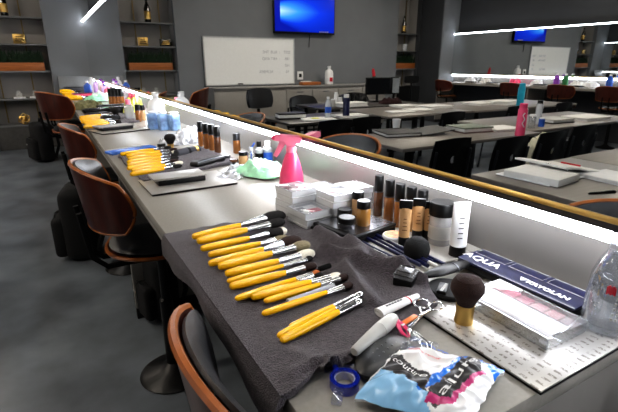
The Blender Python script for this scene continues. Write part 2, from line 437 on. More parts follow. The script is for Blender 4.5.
# ================================================================== CHAIRS
def bar_chair(label, loc, rz, h=.0, grp=None, top=.95, wrap=66):
    """faces +x ; curved walnut shell wrapped round a black leather pad, on a pedestal"""
    t = thing('swivel_chair', label, 'chair', loc, rz, grp)
    OFF = Matrix.Translation((.080, .0, 0))
    MB().lathe([(0, 0), (.135, 0), (.14, .006), (.125, .018), (.06, .035), (.032, .055), (.026, .06), (0, .06)], 40, OFF).build('round_base', M_black, t)
    zs = top - .36
    MB().lathe([(.026, .05), (.026, .36), (.018, .37), (.018, zs-.03), (0, zs-.03)], 20, OFF).build('column', M_black, t)
    def seat(dz, sc, k=.9):
        def f(a, b):
            x, y = sq(a, b, k)
            return (.085 + x*.195*sc, y*.185*sc, zs + dz + .035*y*y*sc - .04*max(0, x)**3 + .03*max(0, -x)**2)
        return f
    def rim(g, n):
        out = []
        for i in range(n):
            a = 2*PI*i/n; m_ = max(abs(math.cos(a)), abs(math.sin(a))); out.append(g(math.cos(a)/m_, math.sin(a)/m_))
        return out
    sh = MB().sheet(seat(0, 1.), 18, 18, .012).build('seat_shell', M_walnut, t)
    MB().loop(rim(seat(-.006, 1.), 56), .0075).build('seat_edge', M_ply, sh)
    def pad(a, b):
        p = seat(.010, .95)(a, b); r = max(abs(a), abs(b))
        return (p[0], p[1], p[2] + .045*(1-r**4))
    MB().sheet(pad, 18, 18, .018).build('seat_pad', M_leather, t)
    A = math.radians(wrap)
    def back(rr, sc, k=.60):
        def f(a, b):
            p, q_ = sq(a*sc, b*sc, k)
            th = PI + p*A
            z = top - .112 + q_*.112 - .028*p*p*(1 if q_ > 0 else .2)
            r = .158 + rr + (z-top+.2)*.13
            return (.02 + r*math.cos(th)*1.05, r*math.sin(th)*1.4, z)
        return f
    bs = MB().sheet(back(.014, 1.), 30, 14, .010).build('back_shell', M_walnut, t)
    MB().loop(rim(back(.010, 1.), 72), .0065).build('back_edge', M_ply, bs)
    def bpad(a, b):
        r = max(abs(a), abs(b)); return back(-.022*(1-r**4), .95)(a, b)
    MB().sheet(bpad, 30, 14, .006).build('back_pad', M_leather, t)
    for y in (-.05, .05):
        MB().tube([(.02, y, zs-.02), (-.12, y, zs-.015), (-.165, y, zs+.03), (-.185, y, zs+.20)], .010, n=8).build('bracket', M_blackm, t)
    return t
CHAIRS = [
    ('walnut-backed black leather swivel chair nearest the camera, beside the plum towel', (.272, .452, 0), .0, .955),
    ('walnut swivel chair whose round base shows on the floor, second along the counter', (.216, 1.68, 0), .04, .955),
    ('walnut swivel chair with black pad, third along the counter from the camera', (.216, 2.90, 0), .04, .95),
    ('tall walnut chair back showing bare brown wood, fourth along the counter', (.115, 4.40, 0), .45, 1.06),
    ('walnut swivel chair at the counter end nearest the far wall', (.18, 5.9, 0), .3, .95),
]
for k, (lb, lc, rz, tp) in enumerate(CHAIRS): bar_chair(lb, lc, rz, top=tp, wrap=48 if k == 0 else 72)

def backpack(label, loc, rz, s=1.):
    t = thing('backpack', label, 'backpack', loc, rz)
    def body(a, b):
        return None
    MB().box((0, 0, .22*s), (.17*s, .30*s, .44*s), .06*s, seg=4).build('main_compartment', M_fabric, t)
    MB().box((-.10*s, 0, .15*s), (.08*s, .24*s, .24*s), .03*s, seg=3).build('front_pocket', M_fabric, t)
    MB().tube([(-.12*s, -.09*s, .27*s), (-.13*s, 0, .275*s), (-.12*s, .09*s, .27*s)], .004*s, n=6).build('zip', M_dsteel, t)
    MB().tube([(.02, -.04*s, .43*s), (.02, -.03*s, .48*s), (.02, .03*s, .48*s), (.02, .04*s, .43*s)], .01*s, n=8).build('top_handle', M_blackm, t)
    for y in (-.09*s, .09*s):
        MB().tube([(.07*s, y, .42*s), (.13*s, y*1.1, .34*s), (.135*s, y*1.2, .18*s), (.08*s, y*1.2, .04*s)], .016*s, n=8).build('shoulder_strap', M_fabric, t)
    MB().box((-.145*s, .05*s, .2*s), (.004, .03*s, .012*s)).build('tag', M_offw, t)
backpack('black backpack on the floor behind the second chair', (.07, 3.28, 0), -.2, 1.15)
backpack('black backpack on the floor under the counter by the round chair base', (.36, 2.2, 0), .2, .8)
backpack('black backpack on the floor near the shelving niche, under the tall walnut chair', (-.15, 7.05, 0), .3, 1.2)

# ================================================================== TOWELS
def towel(name, label, A, B, C, D, hang, seed, th=.010, fold=1.):
    """A,B along the front edge (near,far) ; C,D along the inner side (far,near)"""
    rr = random.Random(seed); off = Vector((seed*3.1, seed*1.7, 0))
    A, B, C, D = map(Vector, (A, B, C, D))
    def f(a, b):
        s, tt = (a+1)/2, (b+1)/2          # s: edge -> inside, tt: near -> far
        p = (A*(1-tt) + B*tt)*(1-s) + (D*(1-tt) + C*tt)*s
        n1 = noise.noise(p*9 + off); n2 = noise.noise(p*22 + off*2)
        p = p.copy()
        e = max(abs(a), abs(b))
        z = .012 + .0035*n1 + .002*n2
        ridge = math.exp(-((s - .78 - .10*math.sin(tt*5+seed))/.05)**2) * (.017 if tt < .8 else .008)
        ridge += math.exp(-((s - .62 - .28*tt)/.035)**2) * .013 * (1 if .15 < tt < .85 else .3)
        z += fold * ridge * (1-.3*e)
        p.x += .006*n2; p.y += .010*n1*(.3+e)
        p.z = T + max(z, .011) + .0
        if hang and s < .10:
            d = (.10 - s)/.10
            p.x = CF - .016*min(1, d*2.5) - .004*math.sin(tt*17+seed) * d
            p.z = T + .012 - max(0, d-.2)*hang*(1+.25*math.sin(tt*9+seed)) - .004*d
        return p
    return tag(MB().sheet(f, 70, 70, .009).build(name, M_towel), label, 'towel')
tA = Vector((CF, .345, T)); tB = Vector((CF, .985, T)); tC = Vector((.50, .985, T)); tD = Vector((.375, .40, T))
def near_towel():
    # outline seen in the photo, front edge to inner side
    inner = [at(330, 372), at(395, 343), at(438, 308), at(420, 285), at(385, 268), at(345, 246), at(318, 229), at(290, 217)]
    front = [Vector((CF, y, T)) for y in (.375, .46, .55, .64, .73, .82, .91, .972)]
    def lerp(arr, x):
        x = x*(len(arr)-1); i = min(int(x), len(arr)-2); return arr[i].lerp(arr[i+1], x-i)
    def f(a, b):
        s, tt = (a+1)/2, (b+1)/2
        p = lerp(front, tt).lerp(lerp(inner, tt), s).copy()
        n1 = noise.noise(Vector((p.x*9, p.y*9, 1.7))); n2 = noise.noise(Vector((p.x*26, p.y*26, 4.2)))
        z = .012 + .006*n1 + .0035*n2
        def rid(p0, p1, wd, ht):
            d = p1 - p0; L2 = d.length_squared; k = max(0, min(1, (p-p0).dot(d)/L2)); q = p0 + d*k
            dist = math.hypot(p.x-q.x, p.y-q.y) + .004*n1
            return ht*math.exp(-(dist/wd)**2)
        z += rid(at(322, 262), at(398, 283), .015, .030)
        z += rid(at(318, 240), at(362, 268), .016, .027)
        z += rid(at(350, 256), at(425, 292), .013, .022)
        z += rid(at(345, 275), at(372, 310), .014, .018)
        z += rid(at(250, 345), at(320, 375), .016, .006) + rid(at(395, 330), at(430, 300), .010, .002)
        z += rid(at(290, 385), at(345, 362), .010, .006)
        p.z = T + max(z, .011)
        p.y += .006*n2*(1 if abs(b) > .95 else .2)
        if s < .13:
            d = (.13 - s)/.13
            p.x = CF - .004 - .014*min(1, d*2.2) - .003*math.sin(tt*19)*d
            p.z = T + .0135 - max(0, d-.18)*.045*(1+.35*math.sin(tt*8+.6)) - .004*d
            if d < .18: p.x = CF + .01 - .028*d/.18
        return p
    return tag(MB().sheet(f, 80, 110, .010).build('hand_towel', M_towel), 'large plum-grey terry towel spread under the nearest yellow brushes', 'towel')
near_towel()
towel('hand_towel', 'grey towel under the second set of yellow brushes, beside the blue pouch', at(143, 184), at(117, 157), at(200, 150), at(240, 163), 0, 3, fold=.25)
towel('hand_towel', 'grey towel under the third set of yellow brushes further along the counter', at(95, 130), at(78, 118), at(118, 113), at(140, 122), .0, 5, fold=.2)

# ================================================================== MAKE-UP BRUSHES
def brush(label, butt, fs, tip, head, rad=.0058, fer=.45, hw=.010, hl=None, h0=.022, h1=.020, grp=None, hm=None, flat=.7, hmat=None, name='makeup_brush'):
    p = at(*butt, h0); q = at(*tip, h1); fsp = at(*fs, (h0+h1)/2)
    Ltot = (q-p).length; hl_ = hl or .16*Ltot
    k = max(.3, min(.9, (fsp-p).length/Ltot))
    Mx = frame_from(p, q)
    t = thing(name, label, 'brush', p, 0, grp, rot=Mx)
    a = Ltot*k; f_end = Ltot - hl_
    R = rad*(1.22 if rad > .0050 else 1.12); hw = hw*1.1
    MB().tube([(0, 0, 0), (.002, 0, 0), (.006, 0, 0), (.02, 0, 0), (a*.45, 0, 0), (a*.85, 0, 0), (a, 0, 0)],
              [R*.3, R*.75, R*.95, R*1.05, R*1.1, R*.95, R*.75], n=12).build('handle', hmat or M_yellow, t)
    w_ = hw
    MB().tube([(a-.001, 0, 0), (a+.004, 0, 0), (a+(f_end-a)*.5, 0, 0), (f_end, 0, 0)], [R*.82, R*.86, R*.9+(w_-R)*.3, w_*.8], n=14, flat=flat).build('ferrule', M_steel, t)
    MB().tube([(f_end-.002, 0, 0), (f_end+hl_*.35, 0, 0), (f_end+hl_*.75, 0, 0), (f_end+hl_*.95, 0, 0), (Ltot, 0, 0)], [w_*.78, w_*1.05, w_*.95, w_*.6, w_*.15], n=14, flat=flat).build('bristles', head, t)
    if hm:
        MB().tube([(f_end+hl_*.70, 0, 0), (f_end+hl_*.9, 0, 0), (Ltot+.001, 0, 0)], [w_*1.02, w_*.85, w_*.3], n=14, flat=flat).build('bristle_tip', hm, t)
    return t
G1 = 'yellow-handled brushes on the near plum towel'
B1 = [
 ('yellow-handled powder brush with large black head, top of the near towel', (192, 237), (241, 225.5), (284, 214.5), M_brD, .0062, .018, .055, .030, None),
 ('thick yellow-handled brush lying against the large black-headed powder brush', (197, 241.5), (248, 230.5), (284, 221), M_brD, .0068, .013, .04, .028, None),
 ('yellow-handled brush with black bristles tipped white', (200.5, 249), (251, 239.5), (286, 230), M_brD, .0058, .012, .045, .024, M_brW),
 ('yellow-handled brush with small tan head just below the white-tipped brush', (208, 255), (261, 244), (288, 237.5), M_brT, .0056, .010, .03, .023, None),
 ('yellow-handled brush with fluffy dark brown head beside the flat taupe brush', (208.5, 264), (265.5, 251), (300, 239.5), M_brB, .0060, .016, .045, .024, None),
 ('yellow-handled brush with wide flat taupe bristles', (218, 267), (275, 256), (309, 244), M_brT, .0064, .013, .035, .024, None),
 ('yellow-handled brush with round cream head', (225, 274), (280, 262.5), (314, 252.5), M_brW, .0060, .012, .032, .023, None),
 ('slim yellow-handled brush with long thin silver ferrule below the cream-headed brush', (227, 281.5), (284, 266), (312, 257.5), M_brD, .0045, .006, .012, .022, None),
 ('yellow-handled brush with small dark brown head, middle of the near fan', (229.5, 287), (286, 273), (316, 265), M_brB, .0056, .009, .024, .022, None),
 ('slim yellow-handled brush with tiny orange tip crossing its neighbour', (235, 299), (296, 279.5), (319, 271.5), M_brO, .0046, .006, .014, .024, None),
 ('yellow-handled brush with a short black head under the orange-tipped brush', (239, 297), (299, 281), (322, 274), M_brD, .0046, .008, .018, .020, None),
 ('yellow-handled eye brush with small white head', (251, 297.5), (312, 283), (340, 274.5), M_brW, .0054, .007, .020, .022, None),
 ('slim yellow-handled brush with rust-brown head beside the white eye brush', (264, 301.5), (321, 285), (348, 276), M_brB, .0046, .008, .018, .020, None),
 ('yellow-handled brush in a clear protective sleeve, tipped brown', (262, 314), (329, 293.8), (352, 284), M_brB, .0046, .007, .018, .020, None),
 ('slim yellow-handled brush, upper of the three near the towel corner', (289, 327), (337, 308), (356, 295.5), M_steel, .0040, .0045, .012, .021, None),
 ('yellow-handled brush, middle of the three near the towel corner', (277.5, 336.5), (338.5, 309.8), (362, 293.2), M_steel, .0048, .005, .012, .024, None),
 ('yellow-handled brush, lowest of the three and closest to the camera', (280.5, 340.5), (341, 313.4), (361, 300.5), M_steel, .0052, .006, .012, .021, None),
]
for i, (lb, bu, fs, tip, hd, r, hw, hl, h0, hm) in enumerate(B1):
    brush(lb, bu, fs, tip, hd, rad=r, hw=hw, hl=hl, h0=h0, h1=h0-.001, grp=G1, hm=hm)
# mascara wand, clear sleeve
p, q = at(308, 273, .026), at(330, 265.5, .026)
t = thing('mascara_wand', 'black mascara wand lying across the brush heads', 'wand', p, rot=frame_from(p, q))
L_ = (q-p).length
MB().tube([(0, 0, 0), (L_*.5, 0, 0)], .0018, n=8).build('stem', M_blackm, t)
w_ = MB()
for i in range(14):
    x = L_*.5 + L_*.5*i/14
    w_.lathe([(.0015, 0), (.005, .0005), (.005, .0015), (.0015, .002)], 10, Matrix.Translation((x, 0, 0)) @ Matrix.Rotation(PI/2, 4, 'Y'))
w_.build('bristle_coil', M_blackm, t)
p, q = at(288, 301, .020), at(334, 285, .020)
t = thing('brush_sleeve', 'clear plastic sleeve lying empty between two slim yellow brushes', 'sleeve', p, rot=frame_from(p, q)); L_ = (q-p).length
MB().tube([(0, 0, 0), (L_, 0, 0)], .0045, n=12, cap=False, flat=.7).build('tube', M_frost, t)
MB().tube([(0, 0, 0), (.003, 0, 0)], .0047, n=12, flat=.7).build('end_cap', M_offw, t)
# station two and three brushes
def fan(n, b0, b1, t0, t1, where, grp, heads, rad, h=.02):
    for i in range(n):
        k = i/(n-1) if n > 1 else 0
        L2 = lambda a, b: (a[0]+(b[0]-a[0])*k, a[1]+(b[1]-a[1])*k)
        bu, tp = L2(b0, b1), L2(t0, t1)
        jj = random.Random(i*7+n).uniform(-.05, .07); bu, tp = (bu[0]+(tp[0]-bu[0])*jj, bu[1]+(tp[1]-bu[1])*jj), (tp[0]+(tp[0]-bu[0])*jj, tp[1]+(tp[1]-bu[1])*jj)
        fs = (bu[0]+(tp[0]-bu[0])*.66, bu[1]+(tp[1]-bu[1])*.66)
        brush(f'yellow-handled brush {where}, {ORD[i]} from the far end of its row', bu, fs, tp, heads[i % len(heads)], rad=rad, hw=.010, hl=.035, h0=h+.006*(i % 2), h1=h+.006*(i % 2), grp=grp)
fan(8, (121.5, 154), (132.5, 174), (172, 147), (184, 165), 'at the second station', 'yellow-handled brushes at the second station', [M_brD, M_brB, M_brW, M_brD], .0068)
fan(7, (80, 117.5), (85, 127), (113, 114), (122, 124), 'of the third station', 'yellow-handled brushes at the third station', [M_brD, M_brB, M_brD], .0090)
fan(3, (60, 91.6), (62, 93.6), (78, 91), (82, 93.2), 'by the leaning grey board', 'yellow-handled brushes at the counter end', [M_brD], .022)
fan(3, (65, 96.4), (67, 98.6), (86, 95.4), (90, 97.8), 'by the olive pouch', 'yellow-handled brushes at the fourth station', [M_brD], .018)

# kabuki brushes
def kabuki(label, u, v, hh, hr, br, bh, pale=False):
    p = at(u, v); t = thing('kabuki_brush', label, 'brush', p)
    MB().lathe([(0, 0), (br, 0), (br*1.02, .002), (br*.9, bh*.5), (br*.95, bh), (0, bh)], 28).build('handle', M_gold, t)
    MB().lathe([(br*.85, bh-.002), (br*1.15, bh+.01), (hr, bh+hh*.5), (hr*.98, bh+hh*.72), (hr*.75, bh+hh*.92), (hr*.35, bh+hh), (0, bh+hh*1.01)], 32).build('bristles', M_brB if pale else M_brD, t)
kabuki('short gold-handled kabuki brush standing on the printed metal tray', 463, 324.5, .046, .0245, .0145, .036, True)
kabuki('short-handled kabuki brush standing behind the second station brushes', 171, 150, .045, .026, .016, .030)

# ================================================================== PALETTES AND TRAYS
def quad_frame(p0, p1, p3):
    """local x along p0->p1, y toward p3"""
    x = (p1-p0); L = x.length; x.normalize(); y = (p3-p0); y = (y - x*y.dot(x)); W = y.length; y.normalize()
    return Matrix((x, y, x.cross(y))).transposed(), L, W
# printed metal tray, near end
def marks_material(nt):
    n, L = nt.nodes, nt.links; b = n['Principled BSDF']
    tc = n.new('ShaderNodeTexCoord'); mp = n.new('ShaderNodeMapping'); mp.inputs['Scale'].default_value = (1, 1, 1); L.new(tc.outputs['Object'], mp.inputs['Vector'])
    br = n.new('ShaderNodeTexBrick'); br.inputs['Scale'].default_value = 60; br.inputs['Mortar Size'].default_value = .24; br.inputs['Brick Width'].default_value = .75; br.inputs['Row Height'].default_value = 1.15
    br.inputs['Mortar Smooth'].default_value = .0; br.offset = .5
    L.new(mp.outputs['Vector'], br.inputs['Vector'])
    nz = n.new('ShaderNodeTexNoise'); nz.inputs['Scale'].default_value = 330; L.new(mp.outputs['Vector'], nz.inputs['Vector'])
    gt = n.new('ShaderNodeMath'); gt.operation = 'GREATER_THAN'; gt.inputs[1].default_value = .47; L.new(nz.outputs['Fac'], gt.inputs[0])
    iv = n.new('ShaderNodeMath'); iv.operation = 'SUBTRACT'; iv.inputs[0].default_value = 1; L.new(br.outputs['Fac'], iv.inputs[1])
    mu = n.new('ShaderNodeMath'); mu.operation = 'MULTIPLY'; L.new(gt.outputs[0], mu.inputs[0]); L.new(iv.outputs[0], mu.inputs[1])
    mx = n.new('ShaderNodeMix'); mx.data_type = 'RGBA'; mx.inputs['A'].default_value = lin('#bdbab6'); mx.inputs['B'].default_value = lin('#6a615a')
    mu2 = n.new('ShaderNodeMath'); mu2.operation = 'MULTIPLY'; mu2.inputs[1].default_value = .75; L.new(mu.outputs[0], mu2.inputs[0])
    L.new(mu2.outputs[0], mx.inputs['Factor']); L.new(mx.outputs['Result'], b.inputs['Base Color'])
    b.inputs['Metallic'].default_value = .55; b.inputs['Roughness'].default_value = .32
M_marks = wave_mat('printed_metal', marks_material)
p0, p1, p3 = at(427, 318, .002), at(543, 396.5, .002), at(505, 275, .002)
t = thing('mixing_tray', 'flat printed metal tray at the near end of the counter', 'tray', Vector((.459, .236, T+.001)), 0)
MB().box((.107, .115, .0035), (.214, .230, .003), .001).build('printed_plate', M_marks, t)
MB().box((.107, .115, .001), (.216, .232, .002)).build('dark_underside', M_blackm, t, smooth=False)

def tray_pair(label1, label2, p0, p1, p3, inset, m1=M_brushed):
    """metal plate and narrower spatula-box standing on it"""
    Mx, L, W = quad_frame(p0, p1, p3)
    t = thing('mixing_plate', label1, 'tray', p0 + Vector((0, 0, .001)), rot=Mx)
    MB().box((L/2, W/2, .006), (L, W, .003), .001).build('plate', m1, t)
    MB().box((L/2, W/2, .0022), (L*.99, W*.99, .0045)).build('dark_underside', M_blackm, t, smooth=False)
    t2 = thing('palette_case', label2, 'palette', p0 + Mx @ Vector((L*inset[0], W*inset[1], .0085)), rot=Mx)
    l2, w2 = L*inset[2], W*inset[3]
    MB().box((l2*.52, w2*.5, .009), (l2*.9, w2*.85, .018), .003).build('black_base', M_black, t2)
    MB().box((l2*.48, w2*.5, .022), (l2, w2, .007), .002).build('metal_lid', M_brushed, t2)
tray_pair('square grey metal plate at the second station, under the grey-lidded black case', 'black case with grey metal lid on the square plate of the second station', at(152, 197), at(238, 184.5), at(144.5, 181.5), (.10, .35, .62, .42))
tray_pair('grey metal plate at the third station, partly under another case', 'grey-lidded case on the plate of the third station', at(102.5, 135.2), at(150.5, 129.8), at(99.5, 130.6), (.08, .40, .72, .5))

# clear shade palette on the tray
L, W = .150, .090
t = thing('shade_palette', 'clear plastic palette of pink and mauve shades on the printed tray', 'palette', Vector((.541, .430, T+.0058)), rot=Matrix.Rotation(math.radians(-91), 3, 'Z'))
MB().box((L/2, W/2, .001), (L, W, .003), .001).build('clear_base', M_clear, t)
wl = MB(); 
for c, s in (((L/2, .001, .010), (L, .002, .018)), ((L/2, W-.001, .010), (L, .002, .018)), ((.001, W/2, .010), (.002, W, .018)), ((L-.001, W/2, .010), (.002, W, .018)), ((L/2, W*.62, .01), (L, .002, .016))): wl.box(c, s)
wl.build('clear_walls', M_clear, t, smooth=False)
MB().box((L*.5, W*.30, .0195), (L*.96, W*.52, .001), .0008).build('white_glare_panel', mat('painted_glare', '#f4f2f4', rough=.12, var=.02, coat=.6), t)  # white sheet painted in as the glare on the clear front panel
shades = ['#d98e94', '#d0617a', '#b9506a', '#c98a90', '#b46b72', '#80616a']
for i, hx in enumerate(shades):
    MB().box((L*(.09+.164*i), W*.80, .010), (L*.145, W*.26, .012), .002).build('shade_pan', mat('shade_%d' % i, hx, rough=.5), t)
MB().box((L/2, W/2, .0205), (L, W, .0015), .0006).build('clear_lid', M_clearlid, t)
MB().tube([(L*.93, -.002, .012), (L*.99, -.002, .012)], .003, n=10).build('clasp', M_frost, t)

# navy palette box
p0, p1, p3 = at(461, 262, .016), at(577, 317.5, .016), at(475, 250.5, .016)
Mx, L, W = quad_frame(p0, p1, p3); W = .068; L = .272
t = thing('makeup_palette_box', 'long navy metal palette box with white lettering against the backsplash', 'palette', Vector((.640, .532, T+.0062)), rot=Matrix.Rotation(math.radians(-89), 3, 'Z'))
L, W = .226, .076
MB().box((L/2, W/2, .007), (L, W, .014), .004).build('black_tray_base', M_black, t)
MB().box((L/2, W/2, .0165), (L, W, .006), .003).build('hinged_lid', M_navy, t)
e = MB()
for i in range(3):
    x0, x1 = L*(.03+.325*i), L*(.03+.325*i)+L*.29
    e.loop([(x0, W*.60, .0198), (x1, W*.60, .0198), (x1, W*.93, .0198), (x0, W*.93, .0198)], .0006, n=4)
e.build('embossed_outline', M_offw, t)
text('brand_lettering', 'AQUA', .027, Matrix.Translation((L*.165, W*.34, .0197)), M_white, t, bold=.0004)
text('brand_lettering', '\u25BCKRYOLAN', .0150, Matrix.Translation((L*.715, W*.27, .0197)), M_white, t, bold=.0006, sx=1.05)

# black double-stacked palette with the jars
t = thing('palette_case', 'black make-up case at the towel edge carrying jars', 'palette', Vector((.513, .708, T+.001)), rot=Matrix.Rotation(math.radians(100), 3, 'Z'))
def blackcase(t, L, W):
    MB().box((L/2, -W/2, .008), (L, W, .016), .003).build('lower_tray', M_black, t)
    MB().box((L/2-.004, -W/2-.002, .0215), (L*.97, W*.97, .009), .003).build('upper_tray', M_black, t)
    MB().box((L/2-.004, -W/2-.002, .0268), (L*.88, W*.86, .0015)).build('mirror_lid', mat('dull_mirror', '#77767a', rough=.25, metal=.9), t, smooth=False)
blackcase(t, .135, .15)

def pot(label, u, v, r, h, lidh, body, lid, base=0., name='makeup_jar', cat='jar'):
    p = at(u, v, base); t = thing(name, label, cat, p)
    hb = h - lidh
    MB().lathe([(0, 0), (r*.9, 0), (r, .003), (r, hb*.85), (r*.82, hb), (0, hb)], 26).build('body', body, t)
    MB().lathe([(r*.95, hb), (r*.95, h-.002), (r*.88, h), (0, h)], 26).build('lid', lid, t)
    return t
HB = .0285
pot('ochre cream jar with black lid at the front of the black case', 363, 224.5, .0165, .058, .017, M_ochre, M_black, HB)
pot('tan cream jar with black lid half hidden behind the ochre jar', 357.5, 214, .0150, .058, .017, M_tan, M_black, HB)
pot('flat black pot with silver rim, front left on the black case', 346.5, 228, .0205, .027, .012, M_smoke, M_black, HB)
pot('flat black pot standing behind the silver-rimmed pot on the black case', 344.5, 219.5, .0185, .027, .012, M_smoke, M_black, HB)

# clear stacked eyeshadow boxes
M_boxw = clear('white_translucent_box', '#f6f7f9', opacity=.62, rough=.12, gloss=.6)
M_lidw = clear('pale_clear_lid', '#fbfcfd', opacity=.5, gloss=.7)
def shadow_box(label, p, rz, L=.074, W=.078, H=.0155, c1=None, grp=None):
    t = thing('eyeshadow_box', label, 'box', p, rz, grp)
    b_ = MB(); b_.box((0, 0, .0015), (L, W, .003), .001)
    for c, s in (((0, -W/2+.001, H/2), (L, .002, H)), ((0, W/2-.001, H/2), (L, .002, H)), ((-L/2+.001, 0, H/2), (.002, W, H)), ((L/2-.001, 0, H/2), (.002, W, H))): b_.box(c, s)
    b_.build('box_tray', M_boxw, t, smooth=False)
    MB().box((0, 0, H-.001), (L*1.03, W*1.03, .0026), .0008).build('clear_lid', M_lidw if c1 is None else M_clearlid, t)
    MB().box((0, 0, .0055), (L*.9, W*.9, .005), .001).build('pan_insert', M_whitem, t)
    if c1 is not None:
        MB().box((L*.15, -W*.12, .0092), (L*.42, W*.3, .0022), .0008).build('shade_pan', c1[0], t)
        MB().box((-L*.20, W*.16, .0092), (L*.30, W*.3, .0022), .0008).build('shade_pan', c1[1], t)
    return t
M_rose = mat('rose_shade', '#d8506a', rough=.6); M_char = mat('charcoal_shade', '#332f33', rough=.6); M_mauve = mat('mauve_shade', '#9a6a72', rough=.6); M_sil = mat('silver_shade', '#9a9aa0', rough=.6)
STK = [('left rear', (.520, .965), .12, 5, (M_rose, M_char)), ('front', (.512, .880), .10, 3, (M_rose, M_char)),
       ('middle', (.590, .880), .05, 5, (M_sil, M_mauve)), ('back', (.610, .985), .02, 4, (M_char, M_rose)), ('against the wall', (.690, .95), .0, 4, None)]
POSN = {4: ['bottom', 'second', 'third', 'top'], 1: ['only'], 3: ['bottom', 'middle', 'top'], 5: ['bottom', 'second', 'third', 'fourth', 'top'], 6: ['bottom', 'second', 'third', 'fourth', 'fifth', 'top'], 7: ['bottom', 'second', 'third', 'fourth', 'fifth', 'sixth', 'top']}
for nm, (x, y), rz, n, cc in STK:
    for k in range(n):
        shadow_box(f'clear eyeshadow box beside the pink spray bottle, {POSN[n][k]} of the {nm} stack', (x + random.uniform(-.002, .002), y + random.uniform(-.002, .002), T + .001 + .0158*k), rz + random.uniform(-.02, .02), c1=(cc if k == n-1 else None), grp='clear eyeshadow boxes stacked near the spray bottle')

# ================================================================== BOTTLES
def foundation(label, p, h, r, body, caph=.36, cap=M_black, name='foundation_bottle', cat='bottle'):
    t = thing(name, label, cat, p)
    hb = h*(1-caph)
    MB().lathe([(0, 0), (r*.95, 0), (r, .002), (r, hb*.93), (r*.9, hb*.97), (r*.6, hb), (0, hb)], 22).build('glass_body', body, t)
    MB().lathe([(r*.94, hb*.965), (r*.96, hb*.97), (r*.94, h-.002), (r*.86, h), (0, h)], 22).build('cap', cap, t)
    MB().lathe([(r*.98, hb*.93), (r*1.0, hb*.935), (r*.98, hb*.985)], 22).build('collar', M_dsteel, t)
    return t
FB = [(377.7, 215, M_brownm), (388, 221, M_amber), (398, 226, M_amber), (409, 230, M_tan), (420, 234, M_tan)]
for i, (u, v, m) in enumerate(FB):
    p = at(u, v); p.x = min(p.x, .708)
    foundation(f'black-capped foundation bottle by the jars, {ORD[i]} from the left in its row', p, .108, .0125, m).__setitem__('group', 'foundation bottles in the near row')
for i, (u, v, m) in enumerate([(201.5, 146, M_amber), (207, 148.5, M_amber), (212.5, 150, M_amber), (218, 152.5, M_brownm)]):
    p = at(u, v)
    foundation(f'black-capped foundation bottle at the second station, {ORD[i]} from the left in its row', p, .118, .0150, m).__setitem__('group', 'foundation bottles at the second station')
def cream_tube(label, u, v, hh, top):
    p = at(u, v); p.x = min(p.x, .72); t = thing('concealer_tube', label, 'tube', p)
    MB().lathe([(0, 0), (.0115, 0), (.0115, .026), (.0105, .028), (0, .028)], 20).build('cap', M_black, t)
    def f(a, b):
        return None
    b_ = MB(); prof = []
    n = 20; rings = []
    for k in range(9):
        z = .028 + (hh-.028-.016)*k/8; fl = k/8
        rx = .0115*(1+.10*fl); ry = .0115*(1-.55*fl)
        rings.append([b_.bm.verts.new((rx*math.sin(2*PI*i/n), ry*math.cos(2*PI*i/n), z)) for i in range(n)])
    for a, c in zip(rings, rings[1:]):
        for i in range(n): b_.bm.faces.new((a[i], a[(i+1) % n], c[(i+1) % n], c[i]))
    b_.bm.faces.new(rings[-1])
    b_.build('tan_body', M_tan, t)
    MB().box((0, 0, hh-.009), (.0275, .0085, .019), .002).build('crimped_end', M_black, t)
    pr = MB()
    for k in range(4): pr.box((0, -.0105+.0008*k, .045+.008*k), (.010-.0012*k, .0008, .0012))
    pr.build('printed_lines', M_brownm, t, smooth=False)
    t.rotation_euler = (0, 0, -.7)
for i, (u, v, h) in enumerate([(403, 248, .108), (416.5, 241, .1), (427, 241, .094)]):
    cream_tube(['tan concealer tube with black end, in front of the foundation row', 'middle of the three tan concealer tubes with black crimped ends', 'tan concealer tube standing right, touching the clear powder jar'][i], u, v, h, 0)
p = at(440, 243); p.x = .705
t = thing('powder_jar', 'tall clear powder jar with black screw lid beside the white tube', 'jar', p)
MB().lathe([(0, 0), (.024, 0), (.0255, .004), (.0255, .066), (.022, .072), (0, .072)], 30).build('jar_body', M_frost, t)
MB().lathe([(0, .003), (.022, .003), (.022, .055), (0, .055)], 24).build('pale_powder', mat('pale_powder', '#cdb9a4', rough=.9), t)
MB().lathe([(.0265, .068), (.027, .07), (.027, .094), (.025, .097), (0, .097)], 30).build('screw_lid', M_black, t)
MB().lathe([(.0258, .016), (.0258, .046)], 30).build('label_band', M_offw, t)
p = at(457, 255.5); p.x = .688
t = thing('cream_tube', 'white squeeze tube standing on its black cap', 'tube', p, -.5)
MB().lathe([(0, 0), (.0165, 0), (.017, .002), (.016, .024), (0, .024)], 24).build('cap', M_black, t)
b_ = MB(); rings = []
for k in range(9):
    z = .0245 + .092*k/8; fl = k/8
    rings.append([b_.bm.verts.new((.017*(1+.06*fl)*math.sin(2*PI*i/24), .017*(1-.93*fl)*math.cos(2*PI*i/24), z)) for i in range(24)])
for a, c in zip(rings, rings[1:]):
    for i in range(24): b_.bm.faces.new((a[i], a[(i+1) % 24], c[(i+1) % 24], c[i]))
b_.bm.faces.new(rings[0][::-1]); b_.bm.faces.new(rings[-1])
b_.build('tube_body', M_white, t)
pr = MB()
for k in range(5): pr.box((-.004+.001*k, -.0165+.0018*k, .045+.010*k), (.010, .0012, .0018))
pr.build('printed_lines', M_dsteel, t, smooth=False)
pot('flat white pot with coloured label in front of the foundation row', 393.5, 243.5, .027, .022, .010, M_white, M_white)
t = bpy.context.scene.collection.objects[-3]
